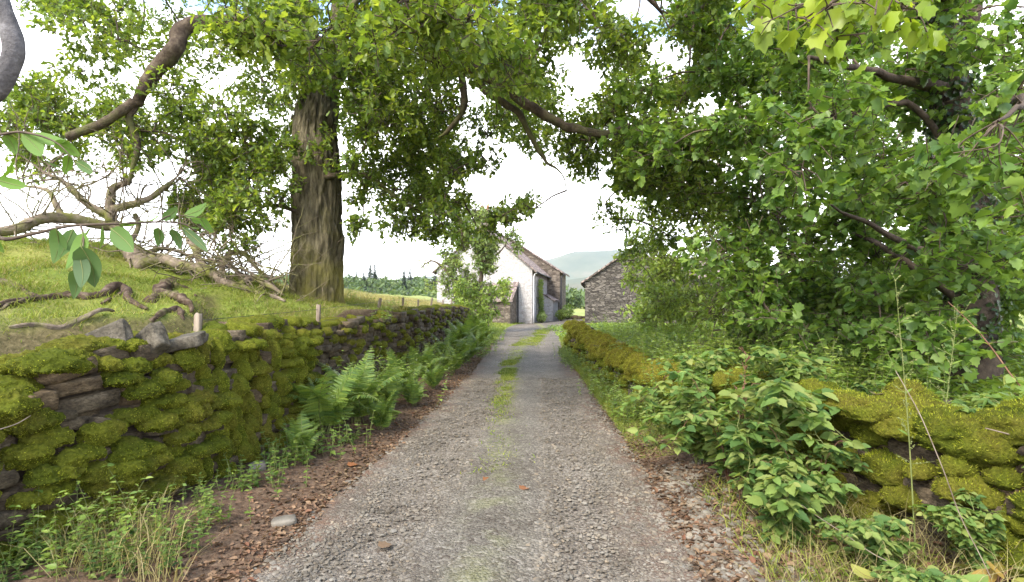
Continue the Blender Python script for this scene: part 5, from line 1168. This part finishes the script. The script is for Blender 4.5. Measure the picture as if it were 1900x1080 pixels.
# ------------------------------------------------------------------ stuff: grass, weeds, gravel, litter
def blades(mb, P, h, w, lean=.5, mat=0):
    n = len(P); a = rng.uniform(0, 6.28, n); s = np.stack([np.cos(a), np.sin(a), 0 * a], 1) * np.reshape(w, (-1, 1)); d = nrm(np.stack([rng.normal(size=n) * lean, rng.normal(size=n) * lean, np.ones(n)], 1)); h = np.reshape(h, (-1, 1))
    m = P + d * h * .55; e = P + d * h * .85 + np.stack([d[:, 0] * 1.3, d[:, 1] * 1.3, -.1 * np.ones(n)], 1) * h * .5 + [0, 0, 0]
    V = np.stack([P - s, P + s, m - s * .8, m + s * .8, e], 1).reshape(-1, 3); o = (np.arange(n) * 5)[:, None]
    mb.add(V, [np.array([[0, 1, 3, 2]]) + o, np.array([[2, 3, 4]]) + o], mat)
def on_ground(x, y, dz=-.01): return np.stack([x, y, zg(x, y) + dz], 1)
m = MB()
n = 270000; y = 3.2 + 21 * rng.random(n) ** 1.5; x = wl(y) - .45 - rng.random(n) ** 1.1 * (5 + y * .42)
f = fbm(np.stack([x * .8, y * .8, 0 * x], 1), 4, 21); k = rng.random(n) < np.clip(1.0 - 4.5 * np.clip(f + .02, 0, 1) * sstep(8.5, 6.5, y), .38, 1); x, y, f = x[k], y[k], f[k]; e_ = .06; sl = np.abs(zg(x + e_, y) - zg(x - e_, y)) / (2 * e_); k = (sl < .75) | (rng.random(len(x)) < .45); x, y, f = x[k], y[k], f[k]; tall = fbm(np.stack([x * 1.7, y * 1.7, 0 * x], 1), 3, 5)
dry = rng.random(len(x)) < np.clip(.12 + .9 * fbm(np.stack([x * .6, y * .6, 0 * x], 1), 3, 15) + .25 * sstep(6.5, 5, y), .03, .6)
hh = (.05 + .17 * np.clip(tall + .25, 0, 1)) * rng.uniform(.5, 1.3, len(x)); ww = .0022 + .0006 * y * .35
blades(m, on_ground(x, y)[~dry], hh[~dry], ww[~dry], .75); blades(m, on_ground(x, y)[dry], hh[dry] * .9, ww[dry], .9, 1)
n = 30000; y = rng.uniform(12, 40, n); x = np.where(y < 23, wl(y), -2.5) - .4 - rng.random(n) * 12; blades(m, on_ground(x, y), rng.uniform(.15, .4, n), .006, .5, 1)
n = 110000; y = 5.0 + 27 * rng.random(n) ** 1.5; x = strip_x(y) + rng.normal(size=n) * (.10 + .09 * sstep(12, 20, y)); k = (rng.random(n) < (.06 + .94 * sstep(7.5, 11, y)) * np.clip(.6 + 2.4 * fbm(np.stack([x * 2, y * 1.2, 0 * x], 1), 3, 8), .03, 1)); x, y = x[k], y[k]; blades(m, np.stack([x, y, 0 * x], 1), rng.uniform(.025, .065, len(x)), .0045 + .0002 * y, .9)
n = 45000; y = 5.5 + 24 * rng.random(n) ** 1.4; x = tr(y) + .0 + rng.random(n) * np.maximum(wr(np.minimum(y, 18)) - tr(y) + (y > 18) * 2.5, .3); blades(m, on_ground(x, y), rng.uniform(.04, .16, n) * sstep(5, 9, y) + .02, .0035, .6)
n = 12000; y = rng.uniform(24, 60, n); x = np.where(rng.random(n) < .5, tr(y) + rng.random(n) ** 2 * 14, tl(y) - rng.random(n) * 2); blades(m, on_ground(x, y), rng.uniform(.06, .2, n), .012, .5)
n = 500; y = rng.uniform(2.9, 3.6, n); x = fx(rng.uniform(90, 330, n), y); blades(m, on_ground(x, y), rng.uniform(.1, .42, n), .0022, .35, 1)
n = 900; y = rng.uniform(2.5, 3.9, n); x = fx(rng.uniform(1420, 1920, n), y); k = x < wr(y) + .05; x, y = x[k], y[k]; blades(m, on_ground(x, y), rng.uniform(.12, .5, len(x)), .0018, .6, 1)
n = 2200; y = rng.uniform(2.5, 4.6, n); x = tr(y) + rng.uniform(.3, 1.3, n); k = x < wr(y) + .05; x, y = x[k], y[k]; blades(m, on_ground(x, y), rng.uniform(.05, .2, len(x)), .003, .7)
tag(m.build('grass', [M['grass'], M['straw_grass']]), kind='stuff')
# ground cover behind the right wall
m = MB(); n = 60000; y = 3 + 30 * rng.random(n) ** 1.3; x = wr(np.minimum(y, 18)) + .35 + rng.random(n) * (4 + y * .5); hgt = np.clip(.18 + .35 * fbm(np.stack([x * .7, y * .7, 0 * x], 1), 3, 61), .03, .8)
P = on_ground(x, y) + np.stack([0 * x, 0 * x, hgt * rng.random(n) ** .5], 1); scatter(m, OVATE, P, unit(n) * [1, 1, .4], np.array([0, 0, 1.]) + unit(n) * .7, rng.uniform(.05, .12, n) * (1 + y * .02))
tag(m.build('undergrowth', M['herb_leaf']), kind='stuff')
# loose gravel
def stones(mb, P, s, mat=0):
    V, F = ico(0); n = len(P); Q = V[None] * (1 + .35 * rng.normal(size=(n, 12, 1)).clip(-1, 1)) * rng.uniform(.6, 1.3, (n, 1, 3)) * np.array([1, 1, .55]); a = rng.uniform(0, 6.28, n); c, sn = np.cos(a)[:, None], np.sin(a)[:, None]
    Q = np.stack([Q[..., 0] * c - Q[..., 1] * sn, Q[..., 0] * sn + Q[..., 1] * c, Q[..., 2]], 2) * np.reshape(s, (-1, 1, 1)) + P[:, None]
    mb.add(Q.reshape(-1, 3), (F[None] + (np.arange(n) * 12)[:, None, None]).reshape(-1, 3), mat)
m = MB(); n = 42000; y = 2.3 + 9 * rng.random(n) ** 1.9; t_ = rng.random(n); x = tl(y) + (tr(y) - tl(y)) * t_ + rng.normal(size=n) * .03
keep = rng.random(n) < .35 + .65 * (1 - np.clip(np.exp(-((t_ - .24) / .1) ** 2) + np.exp(-((t_ - .74) / .1) ** 2), 0, 1)); x, y = x[keep], y[keep]
s = np.exp(rng.normal(size=len(x)) * .45) * .0065 * (1 + .06 * y); stones(m, np.stack([x, y, .002 + 0 * x], 1), np.minimum(s, .022))
n = 900; y = rng.uniform(2.6, 5.2, n); x = tr(y) + rng.normal(size=n) * .16 + .25; stones(m, on_ground(x, y, 0), rng.uniform(.010, .032, n))
tag(m.build('gravel', M['pebble'], None, False), kind='stuff')
# brown leaf litter along both edges
CURL = halves([(0, 0), (.25, .2), (.32, .5), (.18, .8), (0, 1)], .5, .25)
m = MB(); n = 9000; y = 2.6 + 16 * rng.random(n) ** 1.6; lft_ = rng.random(n) < .6; x = np.where(lft_, tl(y) - np.abs(rng.normal(size=n)) * .3 + .10, tr(y) + np.abs(rng.normal(size=n)) * .24 - .06)
scatter(m, CURL, on_ground(x, y, .008), unit(n) * [1, 1, .25], np.array([0, 0, 1.]) + unit(n) * .5, rng.uniform(.018, .055, n))
n = 1600; y = rng.uniform(2.5, 5, n); x = tr(y) + .3 + rng.random(n) * 1.2; scatter(m, CURL, on_ground(x, y, .012), unit(n) * [1, 1, .3], np.array([0, 0, 1.]) + unit(n) * .6, rng.uniform(.025, .07, n))
n = 3500; y = 2.6 + 8 * rng.random(n); x = np.where(rng.random(n) < .6, tl(y) - rng.random(n) * .7, tr(y) + rng.random(n) * .5); A = on_ground(x, y, .006); B = A + unit(n) * [1, 1, .12] * rng.uniform(.03, .12, (n, 1)); twigs(m, A, B, .0016, .001, 1)
tag(m.build('leaf_litter', [M['brown_leaf'], M['red_twig']]), kind='stuff')
for px, py, s, lb in [(901, 897, .10, 'orange fallen leaf lying alone in the middle of the track'), (968, 912, .085, 'brown fallen leaf lying right of the orange one in mid track'), (706, 1021, .085, 'pinkish brown fallen leaf on the near left half of the track'), (648, 868, .10, 'orange fallen leaf on the litter at the left track edge'), (1625, 742, .08, 'rusty fallen leaf lying on the yellow moss of the right wall')]:
    Y = 1600 / (py - 560) if py > 800 else 3.9; p = at(px, py, Y); p[2] = .018 if py > 800 else .93; m = MB(); scatter(m, MAPLE, np.zeros((1, 3)), np.array([[.6, .8, .05]]), np.array([[.2, .1, 1.]]), s * 1.1)
    o = m.build('fallen_leaf', M['orange_leaf' if 'orange' in lb else 'brown_leaf']); o.location = tuple(p); tag(o, lb, 'leaf', 'fallen leaves')
for px, py, d, rz, lb in [(527, 973, (.17, .11, .05), .3, 'flat grey slate lying on the litter at the left edge of the track'), (768, 985, (.085, .09, .05), 1.2, 'pale rounded stone on the near left of the track'), (745, 1066, (.10, .08, .05), .4, 'pale stone at the bottom edge left of the track middle'), (768, 1072, (.085, .06, .04), 2.0, 'smaller grey stone touching the bottom edge beside a paler one'), (1186, 1056, (.09, .07, .04), .8, 'flat stone near the bottom edge on the right wheel track'), (478, 890, (.14, .12, .09), .5, 'reddish stone fallen from the left wall on to the litter')]:
    Y = 1600 / (py - 560); p = at(px, py, Y); p[2] = float(zg(p[0], p[1])) + .015; slab('loose_stone', lb, p, d, (R(5), R(-4), rz), int(px), 'pebble', 'stones lying on the track', 'stone', .45, CG4)

# ------------------------------------------------------------------ far woods, house plants
hill('hill.002', 130, 170, -420, 420, [(-420, 6), (-150, 12), (-60, 10.5), (-30, 9), (-8, 4), (30, 2), (420, 6)], 47, .15)
def far_z(x, y): b = np.clip((y - 130) / 170, 0, 1); return np.interp(x, [-420, -150, -60, -30, -8, 30, 420], [6, 12, 10.5, 9, 4, 2, 6]) * np.sin(np.pi * b) ** .8 - 3
m = MB(); n = 1000; x = rng.uniform(-190, 190, n); y = rng.uniform(112, 240, n); h = rng.uniform(3.0, 5.5, n); z = np.maximum(far_z(x, y), 0)
q = 60; C = np.repeat(np.stack([x, y, z + h * .5], 1), q, 0); P = C + ball(n * q) * np.repeat(np.stack([h * .55, h * .55, h * .5], 1), q, 0); scatter(m, OVATE, P, unit(n * q), P - C + [0, 0, 1.5], rng.uniform(.9, 1.7, n * q)); tag(m.build('far_wood', M['far_leaf']), kind='stuff')
def conifer_proto():
    t = empty('conifer_tree', (0, 0, 0)); m = MB(); tube(m, [[0, 0, 0], [0, 0, 4], [0, 0, 8]], [.22, .15, .04], 6, 2); m.build('trunk', M['dark_bark'], t)
    m = MB(); k = 520; f = rng.random(k) ** .8; a = rng.uniform(0, 6.28, k); rr = (1 - f) * 1.9 * rng.uniform(.3, 1, k); d = np.stack([np.cos(a), np.sin(a), -.35 + 0 * a], 1); scatter(m, SLIM, np.stack([np.cos(a) * rr * .35, np.sin(a) * rr * .35, .9 + f * 7.4], 1), d, np.tile([0, 0, 1.], (k, 1)) + unit(k) * .4, .5 + rr * .8); m.build('crown', M['conifer'], t); return t
CP = conifer_proto()
for i in range(24):
    x = -72 + i * 2.5 + rng.normal() * 2.2; y = 200 + rng.normal() * 14; o = CP if i == 0 else copy_tree(CP); s = rng.uniform(.45, 1.1); o.location = (x, y, float(far_z(x, y)) - .2); o.scale = (s, s, s); o.rotation_euler = (0, 0, i * 1.3)
    tag(o, 'dark conifer on the skyline of the wooded ridge', 'conifer', 'conifers along the far ridge')
P0 = HW(np.array([3.2, -.06, 0.])); t = empty('climbing_plant', (0, 0, 0), 0, 'green climber growing up the white side wall of the cottage', 'climbing plant'); m = MB(); tube(m, HW(np.array([[3.3, -.15, 0], [3.4, -.08, 1.2], [3.0, -.07, 2.4], [3.2, -.06, 3.3]])), [.04, .03, .02, .01], 6, 4); m.build('stem', M['twig'], t)
m = MB(); n = 2200; a = 3.2 + rng.normal(size=n) * .38; z = rng.random(n) * 3.4; P = HW(np.stack([a + .3 * np.sin(z * 1.7), -.12 - rng.random(n) * .22, z], 1)); scatter(m, OVATE, P, unit(n) - [0, 0, .5], unit(n) + [.9, -.2, .5], rng.uniform(.08, .15, n)); m.build('foliage', M['mid_leaf'], t)
def shrub(label, a, b, r, h, n, mat, name='shrub'):
    c = HW(np.array([a, b, 0.])); t = empty(name, tuple(c), 0, label, 'shrub', 'shrubs beside the cottage'); m = MB(); B = ball(n) * [r, r, h / 2] + [0, 0, h * .55]; twigs(m, np.tile([0, 0, 0.], (40, 1)) + rng.normal(size=(40, 3)) * [.05, .05, 0], B[:40], .012, .005, 0); m.build('stem', M['twig'], t)
    m = MB(); scatter(m, OVATE, B, unit(n), B + [0, 0, .3] + unit(n) * .4, rng.uniform(.08, .16, n)); m.build('foliage', M[mat], t)
shrub('dark rounded shrub by the stone end of the cottage', 8.6, -1.9, .62, 1.35, 900, 'maple_leaf'); shrub('low green shrub against the white cottage wall', 5.6, -1.6, .5, .9, 700, 'mid_leaf'); shrub('pale flowering shrub beside the cottage corner', 1.2, -.55, .42, .75, 600, 'apple_leaf')
def low_wall():
    t = empty('garden_wall', (0, 0, 0), 0, 'short low line of dark edging stones beyond the cottage yard', 'wall'); m = MB()
    for i in range(11): V, F = rock(CG3, (.5, .3, .4 * rng.uniform(.7, 1.2)), 300 + i, .35, .1); m.add(V + [4.6 + i * .42, 50 + i * .05, .12], F)
    m.build('stones', M['wall_stone'], t)
low_wall()

# ------------------------------------------------------------------ haze: the air itself
mm, nt, out = new_mat('haze'); pv = node(nt, 'ShaderNodeVolumePrincipled'); pv.inputs['Color'].default_value = (.86, .92, 1, 1); pv.inputs['Density'].default_value = .00011; pv.inputs['Anisotropy'].default_value = .1
nt.links.new(pv.outputs[0], out.inputs[1])
m = MB(); box(m, -2700, 2700, -450, 4300, -8, 300); tag(m.build('haze', mm, None, False), kind='stuff')
